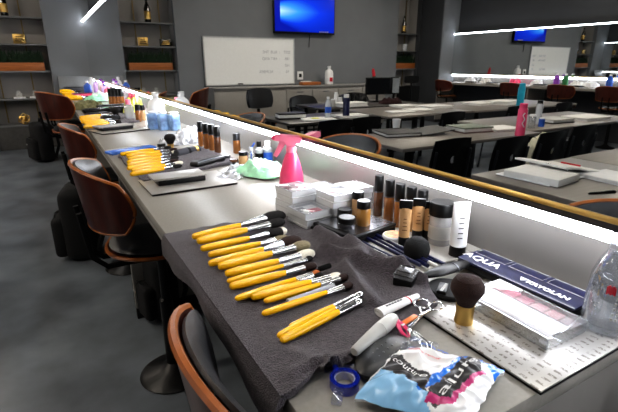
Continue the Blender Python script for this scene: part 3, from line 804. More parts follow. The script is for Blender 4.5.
# label disc on the pot
lab = MB().lathe([(0, .0222), (.022, .0222), (.022, .0226), (0, .0226)], 24)
for o in COL.objects:
    if o.get('label', '').startswith('flat white pot'): potroot = o
lab.build('lid_label', mat('lid_label_print', '#b98a5a', rough=.5, var=.6, vscale=60), potroot)
p = at(416, 259.5)
t = thing('makeup_sponge', 'round charcoal blending sponge in front of the concealer tubes', 'sponge', p)
MB().lathe([(0, 0), (.016, .002), (.025, .014), (.0265, .026), (.023, .038), (.013, .047), (0, .049)], 30).build('sponge_body', M_soap, t)

# small metal plate below the tubes and jars
p0, p1, p3 = at(431, 266), at(476, 256), at(400, 243)
Mx, L, W = quad_frame(p0, p1, p3)
t = thing('mixing_plate', 'small bare metal plate under the powder jar and white squeeze tube', 'tray', p0 + Vector((0, 0, .0006)), rot=Mx)
MB().box((L/2, W/2, .001), (L, W, .002), .0006).build('plate', M_brushed, t)
MB().box((L/2, W/2, .0002), (L*.99, W*.99, .0006)).build('dark_underside', M_blackm, t, smooth=False)

# pencils
G = 'navy eye pencils beside the near towel'
PEN = [((352, 237), (414, 268)), ((357, 233), (420, 265)), ((362, 231.5), (428, 266)), ((367, 230), (440, 268)), ((372, 229), (446, 265)), ((359, 243), (408, 268)), ((373, 235), (434, 262))]
for i, (a, b) in enumerate(PEN):
    p, q = at(a[0], a[1], .008+.005*(i % 2)), at(b[0], b[1], .008+.005*(i % 2))
    t = thing('makeup_pencil', f'navy make-up pencil with silver end, {ORD[i]} of the bundle counted from the towel', 'pencil', p, 0, G, rot=frame_from(p, q)); L_ = (q-p).length
    MB().tube([(.018, 0, 0), (L_, 0, 0)], .0040, n=8).build('barrel', M_navy if i != 5 else M_black, t)
    MB().tube([(0, 0, 0), (.002, 0, 0), (.018, 0, 0)], [.003, .0042, .0042], n=10).build('silver_end', M_steel if i % 3 else M_offw, t)
    MB().tube([(L_-.03, 0, 0), (L_-.004, 0, 0)], .0041, n=8).build('white_band', M_offw if i == 3 else M_navy, t)
    t2 = MB()
    for k in range(6): t2.box((L_*.35+k*.007, 0, .0041), (.004, .002, .0006))
    t2.build('printed_lettering', M_offw, t, smooth=False)

# crystal-topped box
p = at(405, 284, .012)
t = thing('crystal_box', 'small black box with faceted clear lid on the towel corner', 'box', p, .5)
MB().box((0, 0, .008), (.034, .034, .016), .002).build('black_base', M_black, t)
MB().lathe([(.024, .016), (.0245, .022), (.018, .028), (0, .028)], 4, Matrix.Rotation(PI/4, 4, 'Z')).build('faceted_lid', M_clear, t, smooth=False)
lp = [(.024*math.cos(PI/4+i*PI/2), .024*math.sin(PI/4+i*PI/2), .0225) for i in range(4)]
MB().loop(lp, .0012, n=4).loop([(x*.74, y*.74, .0285) for x, y, z in lp], .001, n=4).build('silver_rim', M_steel, t)

# black tapered case and round compact
p, q = at(424, 276, .020), at(469, 262.5, .020)
t = thing('brush_case', 'tapered matte black case lying behind the round compact', 'case', p, rot=frame_from(p, q)); L_ = (q-p).length
MB().tube([(0, 0, 0), (.004, 0, 0), (L_*.3, 0, 0), (L_*.7, 0, 0), (L_*.97, 0, 0), (L_, 0, 0)], [.004, .008, .014, .015, .009, .004], n=16, flat=.55).build('case_body', M_black, t)
MB().tube([(L_*.62, 0, .0), (L_*.64, 0, .0)], .0157, n=16, flat=.57).build('seam_ring', M_dsteel, t)
p = at(448, 294, .001)
t = thing('compact_case', 'flat round black compact between the scissors and the gold kabuki brush', 'compact', p, .45)
MB().lathe([(0, 0), (.034, 0), (.037, .004), (.037, .010), (.034, .013), (0, .0145)], 36).build('round_shell', M_blackm, t)
MB().box((-.014, .006, .0155), (.036, .016, .006), .002, rot=.15).build('raised_band', M_black, t)
pr = MB()
for k in range(8): pr.box((-.028+.0038*k, .004, .0189), (.002, .005, .0004), rot=.15)
pr.build('lettering', M_offw, t, smooth=False)

# scissors
t = thing('scissors', 'small silver scissors with round loops lying by the towel corner', 'scissors', at(421, 314, .021), 0)
def L3(u, v, h=.021): return at(u, v, h) - at(421, 314, .021)
for (lu, lv), (ru, rv), tip in (((421.5, 303.5), (7.5, 4.2), (408, 326)), ((436, 306), (7.0, 4.3), (411, 328))):
    pts = [L3(lu + ru*math.cos(2*PI*k/24), lv + rv*math.sin(2*PI*k/24)) for k in range(24)]
    o = MB().loop(pts, .0014, n=8).build('finger_loop', M_steel, t)
    a = L3(lu-2 if lu < 430 else lu-5, lv+3.6); b_ = L3(*tip)
    mid = L3(421, 315)
    MB().tube([a, mid, mid.lerp(b_, .6), b_], [.0013, .0028, .0020, .0005], n=8, flat=.5).build('blade', M_steel, t)
MB().ball(L3(420.5, 315.2, .024), .0018).build('pivot_screw', M_steel, t)
# white ointment tube
p, q = at(379, 313, .022), at(418.5, 295.5, .024)
t = thing('ointment_tube', 'white ointment tube with red ring lying on the towel', 'tube', p, rot=frame_from(p, q)); L_ = (q-p).length
MB().tube([(0, 0, 0), (L_*.2, 0, 0), (L_*.75, 0, 0), (L_*.8, 0, 0)], [.0105, .0098, .0080, .0068], n=18, flat=.6).build('tube_body', M_white, t)
MB().tube([(L_*.70, 0, 0), (L_*.73, 0, 0)], .0084, n=18, flat=.62).build('red_ring', M_red, t)
MB().tube([(L_*.80, 0, 0), (L_*.98, 0, 0), (L_, 0, 0)], [.0052, .0042, .003], n=14).build('cap', M_white, t)
MB().box((.0015, 0, 0), (.003, .020, .003)).build('crimped_end', M_offw, t)
pr = MB()
for k in range(6): pr.box((L_*.2+.006*k, .001, .0061-.0001*k), (.004, .003, .0006))
pr.build('printed_lines', M_dsteel, t, smooth=False)
# grey pen-shaped applicator
p, q = at(354, 352, .024), at(395, 317, .024)
t = thing('mascara_tube', 'thick pale grey mascara tube lying along the towel edge', 'tube', p, rot=frame_from(p, q)); L_ = (q-p).length
MB().tube([(0, 0, 0), (.002, 0, 0), (L_*.25, 0, 0), (L_*.5, 0, 0), (L_*.60, 0, 0)], [.0052, .0065, .0085, .0100, .0104], n=22).build('lower_barrel', M_offw, t)
MB().tube([(L_*.605, 0, 0), (L_*.75, 0, 0), (L_*.92, 0, 0), (L_*.98, 0, 0), (L_, 0, 0)], [.0106, .0107, .0098, .007, .003], n=22).build('cap', mat('light_grey_cap', '#c3c2be', rough=.35, var=.03), t)
# silver tweezer beneath, pink tweezer, orange stick, metal spatulas
def tweezer(label, a, b, m, r=.0028, name='tweezers'):
    p, q = at(a[0], a[1], .024), at(b[0], b[1], .012)
    t = thing(name, label, 'tweezers', p, rot=frame_from(p, q)); L_ = (q-p).length
    for s in (-1, 1):
        MB().tube([(0, 0, 0), (L_*.25, s*r*1.3, 0), (L_*.65, s*r*1.6, 0), (L_, s*r*.4, 0)], [r*1.1, r*1.2, r*1.0, r*.3], n=8, flat=.5).build('arm', m, t)
    MB().ball((0, 0, 0), (r*1.6, r*1.4, r*.8)).build('joined_end', m, t)
tweezer('pink tweezers lying beyond the grey mascara tube', (398, 322), (409, 337), M_pink, .0034)
tweezer('silver tweezers lying under the wipes pack edge by the tray', (410, 331), (432, 350), M_steel, .003)
p, q = at(403, 323.5, .022), at(416, 315.5, .022)
t = thing('nail_file', 'orange-handled mini nail file beside the scissors blades', 'nail file', p, rot=frame_from(p, q)); L_ = (q-p).length
MB().box((L_*.5, 0, 0), (L_, .008, .003), .001).build('orange_grip', mat('orange_plastic', '#e0701c', rough=.4), t)
MB().box((-L_*.05, 0, 0), (L_*.25, .007, .002), .0008).build('white_tip', M_white, t)

# dark dotted scrubber beneath the bag
p = at(384, 363, .001)
t = thing('brush_cleaning_mitt', 'dark grey dotted brush-cleaning egg half under the wipes pack', 'cleaning tool', p, .30)
MB().lathe([(0, 0), (.045, 0), (.050, .006), (.051, .012), (.042, .020), (.023, .0245), (0, .025)], 34, sx=1., sy=.58).build('shell', mat('dark_grey_silicone', '#26272a', rough=.4), t)
d = MB()
for i in range(7):
    for j in range(4):
        x, y = -.030+.010*i, -.014+.0095*j
        zz = .0245*math.sqrt(max(0, 1-(x/.056)**2-(y/.034)**2))
        if zz > .010: d.ball((x, y, zz+.0008), .0014, 8, 6)
d.build('raised_dots', mat('grey_dots', '#77787c', rough=.4), t)
# blue ring dispenser
p = at(344.5, 386, .001)
t = thing('lash_roll_dispenser', 'blue translucent ring dispenser at the counter edge by the towel', 'dispenser', p, .5)
def ring(R0, R1, h):
    return [(R0, 0), (R1, 0), (R1, h), (R0, h), (R0, 0)]
MB().lathe(ring(.013, .0185, .013), 30).build('blue_ring', M_blueclear, t)
MB().lathe(ring(.0115, .013, .011), 30).build('tape_roll', M_frost, t)
MB().box((-.026, -.004, .005), (.022, .013, .008), .002, rot=.3).build('clear_cutter', M_clear, t)
MB().box((.010, .018, .007), (.018, .008, .011), .003, rot=.6).build('blue_hinge', M_blueclear, t)

# ---- crumpled wipes pack
def inside(p, poly):
    c = False
    for k in range(len(poly)):
        (x1, y1), (x2, y2) = poly[k], poly[k-1]
        if (y1 > p[1]) != (y2 > p[1]) and p[0] < (x2-x1)*(p[1]-y1)/(y2-y1)+x1: c = not c
    return c
def wipes_pack():
    q00, q10, q11, q01 = at(354, 408), at(468, 434), at(503, 376), at(396, 350)
    # artwork is laid out on the flat film: the flat sheet's own (s, t) coordinates
    def flat(u, v):
        p = at(u, v)
        s_, t_ = .5, .5
        for _ in range(12):     # inverse of the bilinear patch
            P = (q00*(1-s_)+q10*s_)*(1-t_) + (q01*(1-s_)+q11*s_)*t_
            ds = (q10-q00)*(1-t_) + (q11-q01)*t_; dt = (q01-q00)*(1-s_) + (q11-q10)*s_
            e = p - P; det = ds.x*dt.y - ds.y*dt.x
            s_ += (e.x*dt.y - e.y*dt.x)/det; t_ += (ds.x*e.y - ds.y*e.x)/det
        return (s_, t_)
    def f(a, b):
        s_, t_ = (a+1)/2, (b+1)/2
        p = ((q00*(1-s_) + q10*s_)*(1-t_) + (q01*(1-s_) + q11*s_)*t_).copy()
        e = max(0, 1-a**4)*max(0, 1-b**4)
        n1 = noise.noise(Vector((s_*4, t_*4, 3.3))); n2 = noise.noise(Vector((s_*11, t_*11, 8.1)))
        n3 = abs(noise.noise(Vector((s_*6+t_*3, t_*6-s_*3, 1.1))))
        p.z = T + .013 + e*.020 + .005*n1 + .002*n2 - .008*n3*e
        p.x += .004*n2 + .003*n1; p.y += .004*n1 - .003*n2
        p.z = max(p.z, T + .0115); return p
    t = thing('wipes_pack', 'crumpled blue and white plastic wipes pack at the front near corner', 'wipes pack', (0, 0, 0))
    DZ = 9      # the print sits a little higher in the picture because the pack bulges
    def P(*pts): return [flat(u, v+DZ) for u, v in pts]
    blackA = P((380, 376), (393, 363), (428, 388), (424, 402))
    blackB = P((424, 404), (433, 412), (447, 406), (480, 378), (479, 362), (470, 361), (440, 391))
    strip = P((411, 391), (438, 386), (467, 356), (477, 360), (445, 396), (416, 401))
    corner = P((404, 352), (412, 336), (446, 332), (470, 346), (480, 352), (512, 364), (506, 394), (484, 372), (470, 360), (440, 349), (418, 352))
    magA = P((424, 408), (447, 410), (484, 380), (481, 377), (446, 405), (426, 403))
    sky = P((350, 412), (352, 390), (381, 374), (424, 401), (428, 416), (420, 430), (350, 430))
    cols = [M_white, mat('sky_film', '#8fbfe4', rough=.2, var=.12, vscale=12, coat=.5), mat('black_print', '#1a1416', rough=.4, var=.3), mat('cobalt_film', '#2a73d4', rough=.2, var=.25, vscale=14, coat=.5), mat('magenta_print', '#c33a78', rough=.3)]
    mb = MB(); nu = nv = 90
    mb.sheet(f, nu, nv, .005)
    mb.bm.faces.ensure_lookup_table()
    for k, fc in enumerate(mb.bm.faces):
        if k >= nu*nv: fc.material_index = 1 if k < 2*nu*nv else 0; continue
        i, j = divmod(k, nv); uv = ((i+.5)/nu, (j+.5)/nv)
        fc.material_index = 4 if inside(uv, magA) else 2 if inside(uv, blackA) or inside(uv, blackB) else 3 if inside(uv, strip) or inside(uv, corner) else 1 if inside(uv, sky) else 0
    mb.build('film_pouch', cols, t, angle=60)
    def put(name, body, px0, px1, m, hh, bold=.0):
        """text along the film from px0 to px1 following the crumples"""
        a0, a1 = Vector(flat(px0[0], px0[1]+DZ)), Vector(flat(px1[0], px1[1]+DZ))
        o = text(name, body, 1., Matrix(), m, t, extrude=.0, bold=bold)
        xs_ = [v.co.x for v in o.data.vertices]; x0_, x1_ = min(xs_), max(xs_)
        w0, w1 = at(px0[0], px0[1]+DZ), at(px1[0], px1[1]+DZ); real = (w1-w0).length
        up = Vector((-(w1-w0).y, (w1-w0).x, 0)).normalized()
        for v in o.data.vertices:
            k = (v.co.x-x0_)/(x1_-x0_); st = a0.lerp(a1, k)
            p = f(2*st.x-1, 2*st.y-1) + up*(v.co.y*hh)
            v.co = p + Vector((0, 0, .0055))
        return o
    put('lettering', 'couture', (391, 371), (423, 393), M_white, .0125, .0)
    put('lettering', 'allure', (437, 405), (472, 373), M_white, .0135, .0)
    put('small_lettering', 'makeup remover', (408, 366), (440, 371), M_red, .0075, .01)
    put('small_lettering', 'cleansing wipes', (418, 357), (446, 362), M_blueb, .0065, .01)
wipes_pack()
# clear film wrapper behind the pack
def wrap(a, b):
    s, tt = (a+1)/2, (b+1)/2
    p0 = at(388, 358, .010).lerp(at(398, 348, .014), tt); p1 = at(416, 358, .022).lerp(at(440, 346, .012), tt)
    p = p0.lerp(p1, s); n1 = noise.noise(Vector((s*5, tt*5, 2))); p.z += .020*math.sin(s*PI)*math.sin(.3+tt*2.2) + .006*n1; p.z = max(p.z, T+.006)
    return p
tag(MB().sheet(wrap, 28, 24, .0006).build('plastic_wrapper', M_clearlid), 'clear crinkled wrapper over the dotted cleaning egg', 'wrapper')

# ---- glass water bottle at the right edge
p = at(609, 329, .0); p = Vector((.668, .272, T+.007))
t = thing('glass_bottle', 'clear ribbed bottle with red mark at the right edge by the navy box', 'bottle', p)
MB().lathe([(0, 0), (.028, 0), (.032, .004), (.033, .012), (.0325, .05), (.0305, .085), (.024, .106), (.0165, .122), (.015, .135), (.013, .135), (.0145, .122), (.022, .105), (.0285, .084), (.031, .05), (.031, .012), (0, .006)], 36).build('clear_body', clear('bottle_plastic', '#eef0f3', opacity=.07, rough=.05), t)
MB().lathe([(.0172, .126), (.0172, .146), (.015, .148), (0, .148)], 24).build('cap', M_frost, t)
pr = MB()
for k in range(9):
    for j in range(3):
        a = -2.6 + .16*j + .02*k; z = .03 + .008*k
        pr.box((.0336*math.cos(a), .0336*math.sin(a), z), (.001, .003, .004), rot=a)
pr.build('raised_print', M_offw, t, smooth=False)
pr = MB()
a = -2.95
for j in range(5): pr.box((.0322*math.cos(a+.07*j), .0322*math.sin(a+.07*j), .072+.002*(j % 2)), (.001, .002, .012), rot=a+.07*j)
pr.build('red_mark', M_red, t, smooth=False)

# ---- tote beyond the counter end
t = thing('tote_bag', 'black bag hanging in shadow beyond the counter end at lower right', 'bag', (.70, .14, .50), .1)
MB().box((0, 0, .13), (.13, .12, .26), .03, seg=3).build('bag_body', M_fabric, t)
MB().tube([(-.05, -.03, .24), (-.045, -.03, .33), (.0, -.03, .385), (.045, -.03, .33), (.05, -.03, .24)], .008, n=8).build('strap', M_blackm, t)

# ---- pink spray bottle
p = Vector((.626, 1.190, T))
t = thing('spray_bottle', 'pink plastic spray bottle standing against the backsplash', 'spray bottle', p, math.radians(150))
MB().lathe([(0, 0), (.036, 0), (.039, .004), (.039, .02), (.036, .055), (.027, .09), (.019, .112), (.014, .122), (.0135, .13), (0, .13)], 34).build('bottle_body', M_pink, t)
MB().lathe([(.0155, .122), (.0155, .136), (.013, .140), (0, .140)], 22).build('collar', M_pinkL, t)
def headpoly(): return [(-.032, .150), (-.034, .163), (-.024, .172), (.030, .176), (.048, .174), (.050, .158), (.036, .157), (.020, .155), (.012, .138), (-.012, .138), (-.016, .148)]
MB().prism([(x, z) for x, z in headpoly()], -.011, .011, Matrix.Rotation(PI/2, 4, 'X')).build('spray_head', M_pinkL, t, smooth=False)
MB().tube([(.024, 0, .157), (.030, 0, .142), (.044, 0, .118), (.050, 0, .108)], [.007, .006, .005, .004], n=10, flat=1.6).build('trigger', M_pinkL, t)
MB().tube([(.048, 0, .166), (.058, 0, .166)], [.009, .007], n=12).build('nozzle', M_pink, t)

# ---- soft wipes packs (mint)
def soft_pack(label, c, L, W, H, rz, m, lm, name='wipes_pack'):
    t = thing(name, label, 'wipes pack', c, rz)
    def f(a, b):
        n1 = noise.noise(Vector((a*3+c[1], b*3, c[0]*5))); n2 = noise.noise(Vector((a*7, b*7+c[1], 2)))
        e = max(0, 1-abs(a)**3)*max(0, 1-b**4)
        x, y = sq(a, b, .25)
        return (x*L/2, y*W/2*(1-.25*abs(a)**6), .006 + e*H*(.75+.5*n1) + .012*n2*e + .008*abs(a)**5)
    MB().sheet(f, 30, 20, .005).build('film_pouch', m, t)
    MB().sheet(lambda a, b: Vector(f(a*.35-.05, b*.5)) + Vector((0, 0, .003)), 12, 8, .002).build('sticker_lid', lm, t)
soft_pack('mint green wipes pack lying left of the pink spray bottle', (at(262, 177).x + .015, 1.42, T+.001), .20, .14, .05, math.radians(-65), M_green, M_greenL)
soft_pack('mint green wipes pack far along the counter at the fourth station', (at(100, 101).x, at(100, 101).y, T+.001), .30, .20, .085, math.radians(20), M_green, M_greenL)

# ---- second-station cluster by the wall
p = at(241, 152.5); p.x = .70
foundation('amber bottle with silver and black pump at the second station wall', p, .088, .0165, M_amber, .3, M_dsteel)
pot('squat tan jar with black lid beside the clear bottles', 243.5, 164.5, .0185, .052, .014, M_tan, M_black)
def small_bottle(label, p, r, h, body, cap, lab=None, labm=None, capf=.2, name='small_bottle'):
    t = thing(name, label, 'bottle', p)
    hb = h*(1-capf)
    MB().lathe([(0, 0), (r*.95, 0), (r, .003), (r, hb*.82), (r*.55, hb*.96), (r*.5, hb), (0, hb)], 24).build('bottle_body', body, t)
    MB().lathe([(r*.58, hb*.97), (r*.58, h-.002), (r*.5, h), (0, h)], 20).build('cap', cap, t)
    if labm is not None: MB().lathe([(r*1.01, hb*.15), (r*1.01, hb*.62)], 24).build('label_band', labm, t)
    return t
q_ = at(252, 164); small_bottle('clear bottle with slanted blue straw beside the black-topped bottle', Vector((q_.x-.002, q_.y, T)), .0165, .068, M_clear, M_frost)
t = COL.objects[-1].parent
MB().tube([(0, 0, .02), (.0, .0, .06), (.012, -.008, .085)], .0035, n=8).build('blue_straw', M_blueb, t)
q_ = at(259.5, 163.5); small_bottle('clear bottle with tall black cap by the mint wipes', Vector((min(q_.x, .735), q_.y, T)), .0165, .090, M_frost, M_black, labm=M_black, capf=.22)
q_ = at(268.5, 163); small_bottle('clear bottle with white cap and blue label by the mint wipes', Vector((.735, 1.60, T)), .0200, .088, M_frost, M_white, labm=M_blueb, capf=.2)
# black tray and tool at the second station
p0, p1, p3 = at(190, 170, .002), at(236, 163, .002), at(166, 155, .002)
Mx, L, W = quad_frame(p0, p1, p3)
t = thing('mixing_tray', 'grey tray with black rim at the second station carrying a black case', 'tray', p0, rot=Mx)
MB().box((L/2, W/2, .003), (L, W, .006), .002).build('black_rim', M_black, t)
MB().box((L/2, W/2, .0068), (L*.93, W*.9, .0015)).build('steel_face', M_brushed, t, smooth=False)
p, q = at(193, 165, .020), at(222, 158, .020)
t = thing('pencil_case', 'glossy black case lying on the grey tray of the second station', 'case', p, rot=frame_from(p, q)); L_ = (q-p).length
MB().box((L_/2, 0, 0), (L_, .045, .022), .009, seg=4).build('case_body', M_black, t)
MB().tube([(.006, -.02, .009), (L_*.5, -.014, .0125), (L_-.006, -.02, .009)], .0015, n=6).build('zip', M_dsteel, t)
def crumple(name, label, cat, c, L, W, H, rz, m, seed):
    def f(a, b):
        n1 = noise.noise(Vector((a*2.5+seed, b*2.5, seed))); n2 = noise.noise(Vector((a*6+seed, b*6, seed*2)))
        e = max(0, 1-a**4)*max(0, 1-b**4); x, y = sq(a, b, .7)
        return (x*L/2*(1+.12*n1), y*W/2*(1+.15*n2), .004 + max(0, e*H*(.75+.6*n1) + .3*H*n2*e))
    o = MB().sheet(f, 26, 22, .003).build(name, m); o.location = c; o.rotation_euler = (0, 0, rz)
    return tag(o, label, cat)
crumple('plastic_bag', 'crumpled clear plastic bag behind the second station brushes', 'bag', at(180, 143), .20, .15, .055, .3, M_frost, 4)
crumple('plastic_bag', 'white plastic bag against the backsplash left of the foundation row', 'bag', at(197, 138) + Vector((-.03, 0, 0)), .16, .12, .06, 1.2, mat('white_film', '#e8eaee', rough=.3, var=.06), 9)
crumple('plastic_bag', 'crumpled grey film packet between plate and mint wipes', 'bag', at(233, 177), .14, .09, .02, .6, M_clearlid, 12)
crumple('plastic_bag', 'small printed plastic packet in front of the tan jar', 'bag', at(240, 171), .10, .06, .022, -.4, M_frost, 15)
# blue pouch
p0, p1, p3 = at(112, 156, .0), at(157, 149, .0), at(108, 151, .0)
Mx, L, W = quad_frame(p0, p1, p3)
t = thing('brush_pouch', 'flat blue plastic pouch beyond the second set of brushes', 'pouch', p0+Vector((0, 0, .001)), rot=Mx)
MB().box((L/2, .035, .007), (L, .07, .014), .006, seg=3).build('pouch_body', mat('blue_film', '#3f70c8', rough=.25, var=.3, vscale=30), t)
MB().box((L/2, .060, .0145), (L*.96, .012, .003), .001).build('pale_zip', M_offw, t)
# black smalls at station two
pot('small black pot at the head of the second station brushes', 162, 150, .020, .03, .012, M_black, M_black)
pot('small black compact pot near the foundation row of the second station', 226, 160, .021, .022, .010, M_black, M_smoke)
pot('small brown-topped pot right of the black compact pot', 234, 164, .018, .02, .010, M_black, M_brownm)
t = thing('brush_roll', 'rolled dark grey brush case lying behind the second station tray', 'case', at(176, 154, .018), rot=frame_from(at(176, 154, .018), at(199, 149, .018)))
MB().tube([(0, 0, 0), (.003, 0, 0), (.13, 0, 0), (.133, 0, 0)], [.014, .018, .018, .014], n=18).build('rolled_fabric', mat('dark_slate_fabric', '#3a3a40', rough=.8), t)
MB().tube([(.060, 0, 0), (.072, 0, 0)], .0188, n=18).build('strap', M_blackm, t)
MB().tube([(.105, 0, 0), (.118, 0, 0)], .0188, n=18).build('gold_band', M_gold, t)

# ---- third station and beyond
def jug(label, p, r, h, m, cm, name='refill_bottle'):
    t = thing(name, label, 'bottle', p)
    MB().lathe([(0, 0), (r*.95, 0), (r, .006), (r, h*.62), (r*.85, h*.74), (r*.38, h*.84), (r*.34, h*.9), (0, h*.9)], 28).build('bottle_body', m, t)
    MB().lathe([(r*.42, h*.88), (r*.42, h*.99), (r*.36, h), (0, h)], 20).build('cap', cm, t)
    return t
jug('large white bottle with round shoulders by the blue packs', Vector((.58, 2.90, T)), .050, .215, M_white, M_white)
M_bp = mat('blue_white_pack', '#8cadf0', rough=.35, var=.6, vscale=22)
for i, (u, v) in enumerate([(153, 129), (160.5, 130), (168, 130.5)]):
    p = at(u, v)
    t = thing('cotton_pack', ['blue and white pack left of three beside the white bottle', 'blue and white pack in the middle beside the white bottle', 'blue and white pack right of three beside the white bottle'][i], 'pack', p + Vector((.02*i, 0, 0)), .15*i, 'blue and white packs')
    MB().box((0, 0, .045), (.055, .06, .10), .01, seg=3).build('pack_body', M_bp, t)
    MB().box((-.0, 0, .104), (.04, .05, .008), .002).build('folded_top', M_white, t)
small_bottle('clear pump bottle with pink top at the third station', at(130, 120), .032, .145, M_frost, M_pinkL, capf=.22)
foundation('amber bottle with black cap right of the pink-topped bottle', at(139, 121.5), .115, .019, M_amber, .3)
foundation('amber bottle with black cap just behind the pink-topped bottle', at(143.5, 120), .105, .019, M_tan, .3)
kabuki('dark kabuki brush standing at the third station', 116.5, 119.5, .05, .035, .018, .035)
crumple('cosmetic_pouch', 'olive fabric pouch slumped at the fourth station', 'pouch', at(88, 108.5), .30, .26, .075, .5, M_olive, 21)
def dark_bits(lst):
    for (u, v, L, W, H, rz, m, nm, lb, ct) in lst:
        t = thing(nm, lb, ct, at(u, v), rz); L, W = L*.75, W*.75
        MB().box((0, 0, H/2), (L, W, H), H*.2).build('case_body', m, t)
        MB().box((0, 0, H+.003), (L*.9, W*.85, .006), .002).build('case_lid', M_smoke if m is M_black else M_black, t)
dark_bits([
 (98, 112.5, .30, .14, .03, .1, M_black, 'palette_case', 'black palette case behind the third station brushes', 'palette'),
 (113, 108.5, .34, .18, .03, .15, M_dsteel, 'palette_case', 'grey palette case beyond the third station by the wall', 'palette'),
 (98, 115.8, .22, .12, .02, .3, M_brownm, 'palette_case', 'brown flat palette in front of the olive pouch', 'palette'),
 (123, 113, .20, .10, .05, .0, M_black, 'palette_case', 'black box with dark lid beside the pink-topped bottle', 'box'),
 (111, 121.5, .16, .08, .04, .2, M_black, 'palette_case', 'black case at the heads of the third station brushes', 'case'),
 (103, 124.5, .30, .06, .02, .15, M_smoke, 'brush_pouch', 'dark flat pouch in front of the third station brushes', 'pouch'),
 (84, 97.5, .30, .25, .05, .2, M_pink, 'palette_case', 'pink case at the fourth station', 'case'),
 (79, 91.5, .5, .3, .06, .0, M_dsteel, 'palette_case', 'dark grey case near the far end of the counter', 'case'),
])
for i in range(4):
    foundation(f'black-capped foundation bottle at the fourth station, {ORD[i]} from the left in its row', at(112+3.4*i, 105.2), .16, .026, M_amber, .45).__setitem__('group', 'foundation bottles at the fourth station')
M_lil = mat('lilac_plastic', '#d9b6ee', rough=.3); M_rosew = mat('rose_white_plastic', '#ffc4d8', rough=.3)
FARB = [(89, 97, M_blueb, M_white, 'blue bottle among the bright bottles at the counter end', .25), (93.5, 96, M_white, M_white, 'white bottle between the blue and lilac bottles at the counter end', .30),
        (98, 96, M_lil, M_white, 'lilac bottle at the counter end', .26), (103, 97, M_white, M_purple, 'white bottle with purple cap at the counter end', .28),
        (108.5, 98, M_rosew, M_purple, 'pale rose bottle with purple cap at the counter end', .26), (113, 98.5, M_lil, M_blueb, 'small lilac bottle with blue cap at the counter end', .22),
        (119, 100, M_pinkL, M_white, 'pale pink bottle beneath the mirror past the fourth station', .22)]
for u, v, m, cm, lb, h in FARB:
    p = at(u, v); p.x = min(p.x, XM-.07)
    jug(lb, p, .042, h*.75, m, cm)
soft_pack('yellow-green and pink packet against the mirror past the fourth station', (.60, 3.9, T+.001), .26, .14, .16, 1.2, mat('lime_pink_film', '#c6d84a', rough=.3, var=.7, vscale=9), M_pink)
# leaning grey board at the far wall
t = thing('display_board', 'grey board leaning on the far wall at the counter end', 'board', (.42, YF-.10, T), 0)
MB().box((0, 0, .10), (.46, .02, .2), .004, rot=Matrix.Rotation(-.25, 3, 'X')).build('board', M_shelf, t)
MB().box((0, -.02, .008), (.46, .06, .016), .003).build('ledge', M_shelf, t)

# ================================================================== FAR WALL: whiteboard, screen, cabinets
wx0, wx1, wz0, wz1 = -3.54*KS, -1.40*KS, .895, 1.752
t = thing('whiteboard', 'large whiteboard with faint writing leaning above the grey cabinets', 'whiteboard', ((wx0+wx1)/2, YF-.02, wz0))
W_, H_ = wx1-wx0, wz1-wz0
MB().box((0, 0, H_/2), (W_-.02, .02, H_-.02)).build('writing_surface', mat('whiteboard_enamel', '#eceded', rough=.12, var=.02), t, smooth=False)
fr = MB()
for c, s in (((0, -.006, .01), (W_, .03, .02)), ((0, -.006, H_-.01), (W_, .03, .02)), ((-W_/2+.01, -.006, H_/2), (.02, .03, H_)), ((W_/2-.01, -.006, H_/2), (.02, .03, H_))): fr.box(c, s)
fr.build('aluminium_frame', mat('aluminium', '#b9bbbd', rough=.4, metal=.6), t, smooth=False)
M_ink = mat('faded_marker', '#a5a8b0', rough=.8)
# handwriting in faded marker: four short rows near the left end
ROWS = [['THE', 'RUB', ':', '3297'], ['AND', 'ART', ':', '188'], ['', '', '', '160'], ['NUMBER', '', ':', '10']]
for i, rw in enumerate(ROWS):
    z = H_*.70 - i*.12
    for wd, x in zip(rw, (-.30, -.47, -.59, -.76)):
        if wd: text('handwriting', wd, .075, Matrix.Translation((x, -.0115, z)) @ Matrix.Rotation(PI/2, 4, 'X'), M_ink, t)
t2 = MB(); t2.box((.25, -.03, .03), (.10, .02, .02), .004)
t2.build('magnet', M_black, t)

